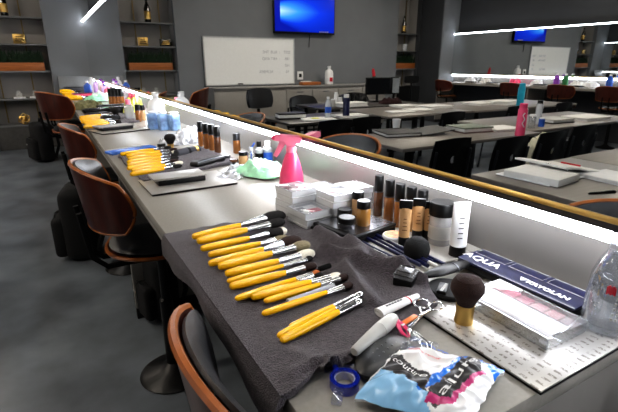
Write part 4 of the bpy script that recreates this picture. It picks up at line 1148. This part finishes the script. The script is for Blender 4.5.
def screen_mat(nt):
    n, L = nt.nodes, nt.links; b = n['Principled BSDF']
    tc = n.new('ShaderNodeTexCoord'); sp = n.new('ShaderNodeSeparateXYZ'); L.new(tc.outputs['Object'], sp.inputs[0])
    # beam: bright cone spreading toward -x from a light source at +x
    def math_(op, a, b_=None, v=None):
        m = n.new('ShaderNodeMath'); m.operation = op
        if a is not None: L.new(a, m.inputs[0])
        if b_ is not None: L.new(b_, m.inputs[1])
        elif v is not None: m.inputs[1].default_value = v
        return m
    dx = math_('SUBTRACT', sp.outputs['X'], v=.55); neg = math_('MULTIPLY', dx.outputs[0], v=-1.)     # distance from the glow
    mx0 = math_('MAXIMUM', neg.outputs[0], v=0.)
    spread = math_('MULTIPLY', mx0.outputs[0], v=.42); sp2 = math_('ADD', spread.outputs[0], v=.20)
    az = math_('ABSOLUTE', sp.outputs['Z']); rat = math_('DIVIDE', az.outputs[0], sp2.outputs[0])
    inv = math_('SUBTRACT', None); inv.inputs[0].default_value = 1.; L.new(rat.outputs[0], inv.inputs[1]); inv.use_clamp = True
    fall = math_('MULTIPLY', mx0.outputs[0], v=-1.7); ex = math_('EXPONENT', fall.outputs[0])
    gt = math_('GREATER_THAN', neg.outputs[0], v=0.)
    a1 = math_('MULTIPLY', inv.outputs[0], ex.outputs[0]); a2 = math_('MULTIPLY', a1.outputs[0], gt.outputs[0])
    cr = n.new('ShaderNodeValToRGB'); el = cr.color_ramp.elements
    el[0].position = 0; el[0].color = lin('#0418a0'); el[1].position = 1; el[1].color = lin('#bfe8ff')
    e1 = el.new(.22); e1.color = lin('#0d3be0'); e2 = el.new(.5); e2.color = lin('#3f9cf6')
    L.new(a2.outputs[0], cr.inputs['Fac'])
    L.new(cr.outputs['Color'], b.inputs['Base Color']); L.new(cr.outputs['Color'], b.inputs['Emission Color'])
    b.inputs['Emission Strength'].default_value = .75; b.inputs['Roughness'].default_value = .15
M_screen = wave_mat('screen_image', screen_mat)
tx0, tx1, tz0, tz1 = -4.585*KS, -3.0*KS, 1.835, 2.63
t = thing('television', 'wall-mounted television showing a glowing blue desktop', 'television', ((tx0+tx1)/2, YF-.07, (tz0+tz1)/2))
W_, H_ = tx1-tx0, tz1-tz0
MB().box((0, 0, 0), (W_, .05, H_), .006).build('black_housing', M_black, t)
MB().box((0, -.027, .01), (W_-.04, .004, H_-.06)).build('screen', M_screen, t, smooth=False)
ic = MB()
for i in range(5): ic.box((-W_*.30-.045*i+.08, -.030, -H_/2+.052), (.026, .002, .024), .003)
ic.build('taskbar_icons', M_offw, t)
MB().box((0, .045, 0), (.4, .04, .3)).build('wall_bracket', M_blackm, t, smooth=False)
MB().tube([(-.12, .03, -H_/2), (-.125, .045, -H_/2-.12), (-.12, .05, -H_/2-.24)], .006, n=6).build('cable', M_blackm, t)

zc = .862; cd = .48
def cabinet(x0, x1, drawers, label):
    t = thing('storage_cabinet', label, 'cabinet', ((x0+x1)/2, YF-cd/2, 0))
    w_ = x1-x0-.008
    MB().box((0, .01, zc/2+.02), (w_, cd-.03, zc-.05)).build('carcass', M_front, t, smooth=False)
    MB().box((0, .02, .035), (w_, cd-.08, .07)).build('plinth', M_under, t, smooth=False)
    if drawers:
        hh = (zc-.13)/3
        for k in range(3):
            d = MB().box((0, -cd/2+.004, .09+hh*(k+.5)), (w_-.012, .018, hh-.012), .002).build('drawer', M_front, t)
            MB().box((0, -cd/2-.010, .09+hh*(k+.78)), (.14, .012, .012), .003).build('pull', M_dsteel, d)
    else:
        for s in (-1, 1):
            d = MB().box((s*w_/4, -cd/2+.004, zc/2+.02), (w_/2-.008, .018, zc-.15), .002).build('door', M_front, t)
            MB().box((s*.04, -cd/2-.010, zc*.72), (.012, .012, .14), .003).build('pull', M_dsteel, d)
cabinet(-3.05*KS, -1.40*KS, False, 'grey two-door cabinet under the whiteboard')
xs = [v_*KS for v_ in (-3.05, -3.72, -4.42, -5.12, -5.85)]
for i in range(4): cabinet(xs[i+1], xs[i], True, f'grey drawer cabinet with three drawers, {ORD[i]} along from the two-door cabinet')
t = MB().box(((-1.38-5.87)/2*KS, YF-cd/2-.005, zc+.012-.005), (4.49*KS, cd+.02, .02), .003).build('cabinet_worktop', mat('cabinet_top', '#8d8b88', rough=.4), None)
tag(t, 'long grey worktop over the row of grey cabinets', 'worktop')
ZW = zc+.018
def wall_pt(u, v, y=YF): 
    r = ray(u, v); k = y/r.y; return (2*XM - r.x*k, CH + r.z*k)
x, z = wall_pt(300, 75.5)
t = thing('wall_socket', 'white wall socket plate with black insert between whiteboard and jug', 'socket', (x, YF-.008, z))
MB().box((0, 0, 0), (.13, .014, .16), .004).build('cover_plate', M_white, t)
MB().box((0, -.008, 0), (.06, .006, .07), .002).build('insert', M_black, t)
x, z = wall_pt(310, 80, YF-.2)
t = thing('wooden_box', 'flat brown box lying on the cabinet worktop by the white jug', 'box', (x, YF-.2, ZW))
MB().box((0, 0, .03), (.42, .16, .06), .004).build('box_body', M_brownW, t)
MB().box((.10, -.01, .068), (.18, .12, .016), .003).build('papers', M_whitem, t)
x, z = wall_pt(329, 80, YF-.2)
t = jug('white plastic jug with red label standing on the cabinet worktop', Vector((x, YF-.2, ZW)), .085, .36, M_white, M_white, 'plastic_jug')
MB().box((0, -.084, .10), (.07, .008, .08), .002).build('red_label', M_red, t)
x, z = wall_pt(376, 80, YF-.25)
t = thing('folded_umbrella', 'red and green folded umbrella upright on the cabinet top near the monitor', 'umbrella', (x, YF-.2, ZW))
MB().tube([(0, 0, 0), (.0, .0, .05), (.02, 0, .15)], [.014, .034, .036], n=12).build('green_wrap', mat('bottle_green', '#1d4a32', rough=.7), t)
MB().tube([(.02, 0, .15), (.05, 0, .28), (.055, 0, .31)], [.037, .030, .012], n=12).build('red_wrap', M_red, t)

# ================================================================== CLASSROOM TABLES
ZT = .74
def table(label, xa, xb, ya, yb, z=ZT, m=M_table):
    x0, x1 = min(xa, xb), max(xa, xb)
    t = thing('folding_table', label, 'table', ((x0+x1)/2, (ya+yb)/2, 0))
    L, W = x1-x0, yb-ya
    MB().box((0, 0, z-.0125), (L, W, .025), .004).build('tabletop', m, t)
    for sx in (-1, 1):
        for sy in (-1, 1):
            MB().box((sx*(L/2-.12), sy*(W/2-.07), (z-.025)/2), (.045, .045, z-.026), .006).build('leg', M_black, t)
    MB().box((0, 0, z-.06), (L-.3, .03, .06), .004).build('stretcher', M_black, t)
    return t
R = lambda xv: 2*XM - xv          # position in the mirror -> position in the room
table('grey oak classroom table nearest the mirror, with the thick open binder', R(1.83), R(2.70), .55, 1.49)
table('grey oak table behind the nearest one, its top bare', R(2.71), R(4.3), .45, 1.50)
table('long grey table with the folded binder and white cup, second row', R(2.0), R(3.5), 2.20, 2.86)
table('long grey table with the pink bottle, second row further on', R(3.51), R(5.4), 2.30, 3.10)
table('pale table strewn with papers, third row', R(3.15), R(4.45), 3.72, 4.65)
table('pale table with the teal flask, third row further on', R(4.46), R(6.6), 3.68, 4.75)
table('small dark table with the water bottle, left in the mirror', R(1.95), R(3.0), 3.72, 4.42, ZT, mat('dark_desk', '#3d3a38', rough=.35))
table('black desk with bottles in front of the drawer cabinets', R(3.0), R(4.75), 4.80, 5.55, ZT, mat('dark_desk', '#3d3a38', rough=.35))

def class_chair(label, loc, rz, grp='black classroom chairs'):
    t = thing('classroom_chair', label, 'chair', loc, rz, grp)     # faces +y
    t.scale = (.82, .82, 1.)
    def seat(a, b):
        x, y = sq(a, b, .35); return (x*.22, .02 + y*.21, .45 + .012*x*x + .02*(y < -0.6)*(abs(y)-.6) - .02*max(0, y)**3)
    MB().sheet(seat, 12, 12, .012).build('seat', M_black, t)
    nb = MB()
    def back(a, b):
        x, z = sq(a, b, .30); return (x*.225, -.20 - .045*(z+1)/2 + .03*x*x, .645 + z*.16)
    # panel with an oval grip opening
    N = 40; outer = []; inner = []
    for k in range(N):
        a = 2*PI*k/N; m_ = max(abs(math.cos(a)), abs(math.sin(a)))
        outer.append(back(math.cos(a)/m_, math.sin(a)/m_)); inner.append(back(.13*math.cos(a), .05 + .17*math.sin(a)))
    vo = [nb.bm.verts.new(p) for p in outer]; vi = [nb.bm.verts.new(p) for p in inner]
    vo2 = [nb.bm.verts.new(Vector(p)+Vector((0, .012, 0))) for p in outer]; vi2 = [nb.bm.verts.new(Vector(p)+Vector((0, .012, 0))) for p in inner]
    for k in range(N):
        j = (k+1) % N
        for A_, B_ in ((vo, vi), (vi2, vo2), (vi, vi2), (vo2, vo)):
            nb.bm.faces.new((A_[k], A_[j], B_[j], B_[k]))
    nb.build('backrest', M_black, t)
    for s in (-1, 1):
        MB().tube([(s*.20, -.19, 0), (s*.205, -.17, .43), (s*.205, -.20, .56), (s*.20, -.225, .72)], .012, n=8).build('leg', M_dsteel, t)
        MB().tube([(s*.205, .20, 0), (s*.20, .15, .43), (s*.19, .10, .445)], .012, n=8).build('leg', M_dsteel, t)
    MB().tube([(-.2, .0, .43), (.2, 0, .43)], .010, n=8).build('crossbar', M_dsteel, t)
    return t
def seen_back(u, v): return seen(u, v, .80)
CL = [(456, 138.5, 0., 'black classroom chair with oval grip hole, in front of the folded binder table'),
      (516, 137, 0., 'black classroom chair left of the white tote, by the pink bottle'),
      (557, 131.5, 0., 'black classroom chair right of the white tote'),
      (588, 125, 0., 'black classroom chair furthest right in the second row')]
proto = None
for u, v, rz, lb in CL:
    p = seen_back(u, v); loc = (p.x, p.y+.19, 0)
    if proto is None: proto = class_chair(lb, loc, rz)
    else: dup(proto, lb, loc, rz)
for xv, y, lb in ((3.7, 3.50, 'black classroom chair pushed in at the paper-strewn table'), (4.9, 3.60, 'black classroom chair at the table with the teal flask'), (5.9, 3.62, 'black classroom chair at the far end of the teal flask table')):
    dup(proto, lb, (R(xv), y, 0), 0.)
for xv, y, rz, lb in ((2.23, 3.53, .04, 'black classroom chair left of the pair by the water bottle table'), (2.61, 3.58, -.03, 'black classroom chair right of the pair by the water bottle table')):
    dup(proto, lb, (R(xv), y, 0), rz)

def armchair(label, loc, rz):
    t = thing('meeting_chair', label, 'chair', loc, rz)
    MB().box((0, 0, .46), (.46, .46, .07), .03, seg=4).build('seat_pad', M_leather, t)
    def back(a, b):
        x, z = sq(a, b, .7); return (x*.27, -.22 + .07*x*x - .03*z, .68 + z*.15)
    MB().sheet(back, 14, 10, .04).build('backrest', M_leather, t)
    for s in (-1, 1):
        MB().tube([(s*.25, -.22, 0), (s*.25, -.2, .66), (s*.26, .0, .68), (s*.25, .18, .64), (s*.25, .20, 0)], .013, n=8).build('arm_frame', M_black, t)
armchair('black armchair with rounded back facing the black desk', (R(3.35), 5.75, 0), PI*.95)
armchair('black armchair mostly hidden behind bottles on the black desk', (R(4.35), 5.9, 0), PI*1.05)
def office_chair(label, loc, rz):
    t = thing('office_chair', label, 'chair', loc, rz)
    for k in range(5):
        a = 2*PI*k/5
        lg = MB().tube([(0, 0, .09), (.30*math.cos(a), .30*math.sin(a), .07)], [.025, .016], n=8).build('leg', M_black, t)
        MB().ball((.30*math.cos(a), .30*math.sin(a), .03), .03, 12, 8).build('caster', M_blackm, lg)
    MB().tube([(0, 0, .08), (0, 0, .44)], .025, n=12).build('column', M_black, t)
    MB().box((0, 0, .48), (.50, .48, .08), .035, seg=4).build('seat_pad', M_fabric, t)
    def back(a, b):
        x, z = sq(a, b, .35); return (x*.24, -.26 + .05*x*x - .05*z, .86 + z*.27)
    MB().sheet(back, 14, 14, .02).build('mesh_back', M_fabric, t)
    MB().sheet(lambda a, b: (sq(a, b, .5)[0]*.15, -.34, 1.24 + sq(a, b, .5)[1]*.07), 8, 6, .03).build('headrest', M_fabric, t)
    MB().tube([(0, -.2, .45), (0, -.34, .6), (0, -.33, 1.2)], .02, n=8).build('spine', M_black, t)
    for s in (-1, 1): MB().tube([(s*.2, -.05, .48), (s*.30, -.05, .52), (s*.30, -.05, .68), (s*.30, .15, .69)], .016, n=8).build('armrest', M_black, t)
p = seen(407, 100, .74)
office_chair('black mesh office chair with headrest beside the monitors', (R(5.22), 5.85, 0), .25)
[o for o in COL.objects if o.get('label', '').startswith('black mesh office')][0].scale = (.86, .86, .84)
def swivel_side(label, loc, rz):
    t = thing('meeting_chair', label, 'chair', loc, rz)
    MB().lathe([(0, 0), (.22, 0), (.2, .02), (.04, .05), (.03, .42), (0, .42)], 28).build('pedestal', M_black, t)
    def seat(a, b):
        x, y = sq(a, b, .6); return (x*.26, y*.24, .47 + .05*abs(x)**3)
    sh = MB().sheet(seat, 14, 12, .06).build('seat_pad', M_leather, t)
    MB().sheet(lambda a, b: Vector(seat(a, b)) + Vector((0, 0, -.062)), 14, 12, .014).build('wood_shell', M_ply, t)
    def back(a, b):
        x, z = sq(a, b, .5); return (x*.28, -.24 + .08*x*x - .03*z, .82 + z*.17)
    MB().sheet(back, 14, 10, .05).build('backrest', M_leather, t)
    MB().box((0, -.26, .58), (.06, .02, .2), .004).build('bracket', M_blackm, t)
swivel_side('black padded chair with wood trimmed seat in front of the two-door cabinet', (R(2.93), 6.50, 0), PI)
t = [o for o in COL.objects if o.get('label', '').startswith('black padded chair')][0]; t.scale = (.84, .7, .92)

# ---- things on the tables
def slab(name, label, cat, u, v, z, L, W, H, rz, mats, group=None):
    p = seen(u, v, z); t = thing(name, label, cat, (p.x, p.y, z+.0005), rz, group)
    MB().box((0, 0, H*.12), (L, W, H*.24), .002).build('back_cover', mats[0], t)
    MB().box((.004, 0, H*.5), (L*.95, W*.95, H*.55), .001).build('pages', M_whitem, t)
    MB().box((0, 0, H*.88), (L, W, H*.22), .002).build('front_cover', mats[1] if len(mats) > 1 else mats[0], t)
    return t
p = seen(552, 174, ZT)
t = thing('ring_binder', 'thick white ring binder lying open on the nearest table', 'binder', (R(2.13), 1.29, ZT+.001), .0); t.scale = (.80, .88, 1.)
MB().box((.10, -.04, .018), (.27, .31, .036), .006, rot=-.1).build('page_stack', M_whitem, t)
def leaf(a, b): return (-.19 + a*.17, .02 + b*.16 + .03*a, .026 + .022*(a+1)*.5 + .010*math.sin(a*2))
MB().sheet(leaf, 10, 8, .010).build('turned_pages', M_whitem, t)
MB().box((-.05, 0, .004), (.60, .32, .006), .002, rot=-.05).build('cover', M_white, t)
MB().box((-.345, .03, .02), (.012, .12, .012), .002).build('red_tab', M_red, t)
MB().tube([(-.035, -.12, .04), (-.035, 0, .055), (-.035, .12, .04)], .004, n=6).build('rings', M_steel, t)
p, q = seen(588, 193.5, ZT+.005), seen(611, 192, ZT+.005)
t = thing('ballpoint_pen', 'black pen lying alone on the nearest table', 'pen', p, rot=frame_from(p, q)); L_ = .14
MB().tube([(0, 0, 0), (.01, 0, 0), (L_, 0, 0)], [.001, .0055, .0055], n=10).build('barrel', M_black, t)
MB().box((L_*.8, 0, .007), (.05, .003, .002)).build('clip', M_dsteel, t)
p = seen(613, 210, ZT)
t = thing('note_card', 'white card with red print at the very right of the nearest table', 'card', (p.x, p.y, ZT+.001), .2)
MB().box((0, 0, .001), (.10, .07, .002)).build('card', M_whitem, t, smooth=False)
MB().box((0, 0, .0025), (.06, .02, .001)).build('red_print', M_red, t, smooth=False)
p = seen(618, 181, ZT)
slab('notebook', 'white notebook at the right frame edge of the nearest table', 'notebook', 620, 181, ZT, .21, .28, .02, .1, (M_white, M_white))
# second row
t = slab('ring_binder', 'dark grey binder resting half folded on the second row table', 'binder', 396, 134.5, ZT, .30, .30, .03, .25, (mat('slate_cover', '#202125', rough=.5), mat('slate_cover', '#202125')))
t2 = MB().sheet(lambda a, b: (-.30 + a*.14, b*.15, .026 - .016*a), 8, 6, .006).build('open_flap', mat('slate_cover', '#202125'), t)
p = seen(396, 130.5, ZT)
t = thing('paper_cup', 'white paper cup beside the dark folded binder', 'cup', (p.x, p.y, ZT))
MB().lathe([(0, 0), (.027, 0), (.036, .095), (.033, .095), (.025, .004), (0, .004)], 20).build('cup_wall', M_white, t)
MB().loop([(.0365*math.cos(2*PI*k/20), .0365*math.sin(2*PI*k/20), .095) for k in range(20)], .002).build('rim', M_white, t)
slab('textbook', 'green-grey textbook with pale edge on the second row table', 'book', 469, 131, ZT, .30, .24, .045, .15, (mat('mauve_cover', '#7d6a66'), mat('sage_cover', '#6c7468', var=.3)))
slab('notebook', 'white notebook with pen beside the textbook', 'notebook', 500, 129.5, ZT, .30, .22, .02, .1, (M_white, M_whitem))
def flask(label, u, v, z, r, h, m, cm):
    p = seen(u, v, z); t = thing('drink_bottle', label, 'bottle', (p.x, p.y, z))
    MB().lathe([(0, 0), (r, 0), (r, h*.8), (r*.8, h*.86), (0, h*.86)], 22).build('flask_body', m, t)
    MB().lathe([(r*.82, h*.86), (r*.82, h*.98), (r*.7, h), (0, h)], 20).build('cap', cm, t)
    return t
t = flask('hot pink drink bottle with white lettering on the second row table', 519.5, 135.5, ZT, .036, .25, M_pink, M_pink)
pr = MB().tube([(.012, -.035, .07), (.026, -.026, .10), (.014, -.034, .13), (.028, -.025, .16), (.018, -.033, .18)], .004, n=6); pr.build('white_mark', M_white, t)
flask('tall teal flask on the third row table', 519.5, 106.5, ZT, .045, .30, M_teal, M_teal)
for (u, v, r, h, m, c, lb) in ((531, 128, .03, .12, M_clear, M_white, 'clear tumbler beside the pink drink bottle'), (537, 124, .03, .22, M_frost, M_black, 'clear bottle with black top right of the pink drink bottle'), (541, 126.5, .025, .08, M_blueb, M_white, 'small blue tub among the drinks by the pink bottle')):
    flask(lb, u, v, ZT, r, h, m, c)
slab('notebook', 'dark notebook stacked with papers right of the drinks', 'notebook', 553, 122, ZT, .30, .24, .04, .1, (M_black, M_offw))
slab('magazine', 'pale magazine on the second row table at the far right', 'magazine', 586, 119, ZT, .42, .28, .03, .05, (M_white, M_whitem))
# third row papers
for i, (u, v, L, W, H, lb) in enumerate([(400, 112, .30, .22, .01, 'loose white paper nearest the mirror on the third row table'), (418, 110, .32, .24, .012, 'loose white paper in the middle of the third row table'), (405, 106.5, .34, .26, .02, 'beige paper stack at the back of the third row table'), (434, 107.5, .42, .28, .03, 'open white magazine with dark spine on the third row table'), (479, 104.5, .4, .3, .03, 'white papers left of the teal flask'), (503, 104, .4, .3, .05, 'white open book beside the teal flask')]):
    slab('paper_stack', lb, 'papers', u, v, ZT, L, W, H, .2-.08*i, (M_whitem, M_whitem))
# water bottle table
t = slab('notebook', 'white papers with a yellow note by the water bottle', 'papers', 318, 119.5, ZT, .34, .26, .012, .3, (M_whitem, M_whitem))
MB().box((.03, 0, .015), (.08, .08, .002)).build('yellow_note', mat('sticky_note', '#d8d830', rough=.7), t, smooth=False)
slab('palette_case', 'black studded case at the left end of the water bottle table', 'case', 291, 118.5, ZT, .30, .16, .06, .2, (M_black, M_black))
p = seen(328, 118.5, ZT)
t = thing('water_bottle', 'clear water bottle with blue label on the dark table', 'bottle', (p.x, p.y, ZT))
MB().lathe([(0, 0), (.033, 0), (.034, .01), (.034, .14), (.026, .175), (.013, .195), (.013, .205), (0, .205)], 20).build('bottle_body', M_frost, t)
MB().lathe([(.0345, .06), (.0345, .12)], 20).build('blue_label', M_blueb, t)
MB().lathe([(.015, .2), (.015, .22), (0, .22)], 14).build('cap', M_white, t)
slab('paper_stack', 'white papers right of the clear water bottle', 'papers', 350, 116.5, ZT, .34, .24, .02, .1, (M_whitem, M_whitem))
t = flask('navy drink bottle standing right of the clear water bottle', 346, 117.5, ZT, .036, .24, M_navy, M_white)
# black desk clutter
for (u, v, r, h, m, c, lb) in ((336, 104.8, .03, .17, M_white, M_white, 'white spray bottle on the left of the black desk'), (340, 104.5, .03, .12, M_white, M_black, 'short white tub on the black desk'), (333, 106.5, .03, .10, M_offw, M_white, 'small pale tub at the front of the black desk'), (350, 104.2, .04, .16, M_black, M_brD, 'black cup of brushes on the black desk, left'), (357, 104, .04, .15, M_black, M_brD, 'black cup of brushes on the black desk, right'), (364, 105, .035, .11, M_black, M_black, 'small black jar by the monitor')):
    flask(lb, u, v, ZT, r, h, m, c)
slab('paper_stack', 'white paper stack on the black desk beneath the brush cups', 'papers', 350, 106, ZT, .42, .26, .05, .0, (M_whitem, M_whitem))
def monitor(label, loc, rz, W, H, sm=None):
    t = thing('computer_monitor', label, 'monitor', loc, rz)
    MB().box((0, 0, .10+H/2), (W, .03, H), .005).build('screen_housing', M_black, t)
    MB().box((0, -.017, .10+H/2), (W-.03, .003, H-.03)).build('screen', sm or mat('dark_screen', '#17191d', rough=.12), t, smooth=False)
    MB().tube([(0, .02, 0), (0, .02, .15)], .02, n=10).build('stand', M_black, t)
    MB().box((0, .01, .006), (.22, .16, .012), .003).build('foot', M_black, t)
monitor('large dark monitor on the black desk', (R(4.33), 5.40, ZT), .15, .42, .25)
monitor('narrow pale grey screen standing right of the dark monitor', (R(4.66), 5.40, ZT), -.1, .17, .25, mat('pale_screen', '#8f9498', rough=.3))
t = crumple('red_scarf', 'dark red crumpled scarf lying under the monitor', 'scarf', (R(4.25), 5.0, ZT+.001), .35, .22, .08, .2, mat('dark_red_fabric', '#2c0d12', rough=.9), 31)
# white tote on the floor / chair
p = seen(541, 140, .80)
t = thing('tote_bag', 'cream canvas tote slung between the black chairs of the second row', 'bag', (R(3.20), 1.98, .42), .2); t.scale = (.62, .8, 1.)
MB().sheet(lambda a, b: (sq(a, b, .7)[0]*.19*(1-.25*b), -.02 + .06*(1-b*b)*math.cos(a*1.4), .14 + b*.17 + .03*noise.noise(Vector((a*3, b*3, 1)))), 16, 14, .08).build('bag_body', M_bag, t)
MB().tube([(-.08, 0, .28), (-.05, 0, .36), (.05, 0, .36), (.08, 0, .28)], .010, n=8).build('handle', M_bag, t)

# ================================================================== OPPOSITE COUNTER
oc = [c for c in COL.objects if c.get('label', '') == CHAIRS[1][0]][0]
xo = XB + .70
for i, (u, v) in enumerate([(444, 90), (512, 90), (561, 94), (612, 96)]):
    p = seen_x(u, v, xo)
    c = dup(oc, ['walnut swivel chair at the opposite counter, nearest the corner', 'walnut swivel chair at the opposite counter behind the teal flask', 'walnut swivel chair at the opposite counter, third from the corner', 'walnut swivel chair at the opposite counter furthest right'][i], (xo-.02, p.y, 0), PI)
def oat(u): 
    v = 64 + (u-41)*.038; return seen_x(u, v, XO+.25)
OPP = [(466, M_white, 'white bag on the opposite counter, nearest the corner', 0), (481, M_whitem, 'white packet on the opposite counter, left of the pink bag', 0), (510, M_pink, 'pink bag on the opposite counter', 0), (532, M_white, 'white bag on the opposite counter beneath the reflected whiteboard', 0),
       (551, M_purple, 'purple bottle on the opposite counter', 1), (560, mat('bottle_green2', '#2f7a4a'), 'green bottle on the opposite counter beside the purple bottle', 1), (572, M_whitem, 'white packet on the opposite counter right of the bottles', 0), (586, M_white, 'white bag on the opposite counter furthest right', 0), (604, M_blueb, 'blue bottle on the opposite counter', 1)]
for i, (u, m, lb, kind) in enumerate(OPP):
    y = oat(u).y
    if kind: jug(lb, Vector((XO+.10, y, T)), .05, .22, m, M_white)
    else: crumple('plastic_bag', lb, 'bag', Vector((XO+.10, y, T+.001)), .22, .26, .10, .3*i, m, 40+i)
for i, u in enumerate((474, 495, 522, 543, 566, 580)):
    y = oat(u).y
    t = thing('mixing_plate', f'flat grey tray on the opposite counter, {ORD[i]} counted from the corner', 'tray', (XO+.34, y, T+.001), .1)
    MB().box((0, 0, .008), (.22, .26, .012), .003).build('plate', M_brushed, t)
    MB().box((.0, .0, .024), (.14, .18, .018), .003).build('case', M_black, t)

# ================================================================== LIGHTS
for i, (x, y) in enumerate([(-2.0, 2.2), (-2.0, 6.2), (-4.6, 2.2), (-4.6, 6.2), (-7.0, 4.2)]):
    t = thing('ceiling_light', f'recessed ceiling light panel number {CARD[i]} above the classroom tables', 'ceiling light', (x, y, ZC-.02), group='ceiling light panels')
    t['label'] = 'flat recessed ceiling light panel above the classroom tables'
    MB().box((0, 0, 0), (1.24, .34, .03), .004).build('frame', M_offw, t)
    MB().box((0, 0, -.017), (1.16, .26, .006)).build('diffuser', M_ceilL, t, smooth=False)
# soft light over the near counter (ceiling fittings above the camera)
def area(name, loc, tgt, sx, sy, power, colr):
    d = bpy.data.lights.new(name, 'AREA'); d.shape = 'RECTANGLE'; d.size = sx; d.size_y = sy; d.energy = power; d.color = colr
    o = bpy.data.objects.new(name, d); COL.objects.link(o); o.location = loc
    o.rotation_euler = (Vector(tgt)-Vector(loc)).to_track_quat('-Z', 'Y').to_euler()
area('ceiling_lamp_near', (.2, .2, 3.1), (.3, .6, .9), 1.2, .5, 14, (1., .95, .88))
area('ceiling_lamp_mid', (-.8, 4., 3.1), (-.6, 4., 0), 1.2, .5, 14, (1., .95, .88))
wd = bpy.data.worlds.new('World'); SC.world = wd; wd.use_nodes = True
wd.node_tree.nodes['Background'].inputs[0].default_value = (.5, .55, .6, 1); wd.node_tree.nodes['Background'].inputs[1].default_value = .05

# ================================================================== CAMERA
cam = bpy.data.cameras.new('camera'); co = bpy.data.objects.new('camera', cam); COL.objects.link(co)
cam.sensor_width = 36; cam.lens = 36*FPX/618; cam.clip_start = .02; cam.clip_end = 100
co.location = (0, 0, CH)
co.rotation_euler = (PI/2 - PITCH, 0, -YAW)
cam.dof.use_dof = True; cam.dof.focus_distance = 1.05; cam.dof.aperture_fstop = 14.0
SC.camera = co
SC.view_settings.view_transform = 'Standard'; SC.view_settings.look = 'Medium High Contrast'; SC.view_settings.exposure = 0.
SC.cycles.max_bounces = 10; SC.cycles.transparent_max_bounces = 24; SC.cycles.glossy_bounces = 6
SC.cycles.sample_clamp_indirect = 6.

for o in COL.objects:
    if o.get('label') and len(o['label'].split()) > 16: print('LONG', o['label'])
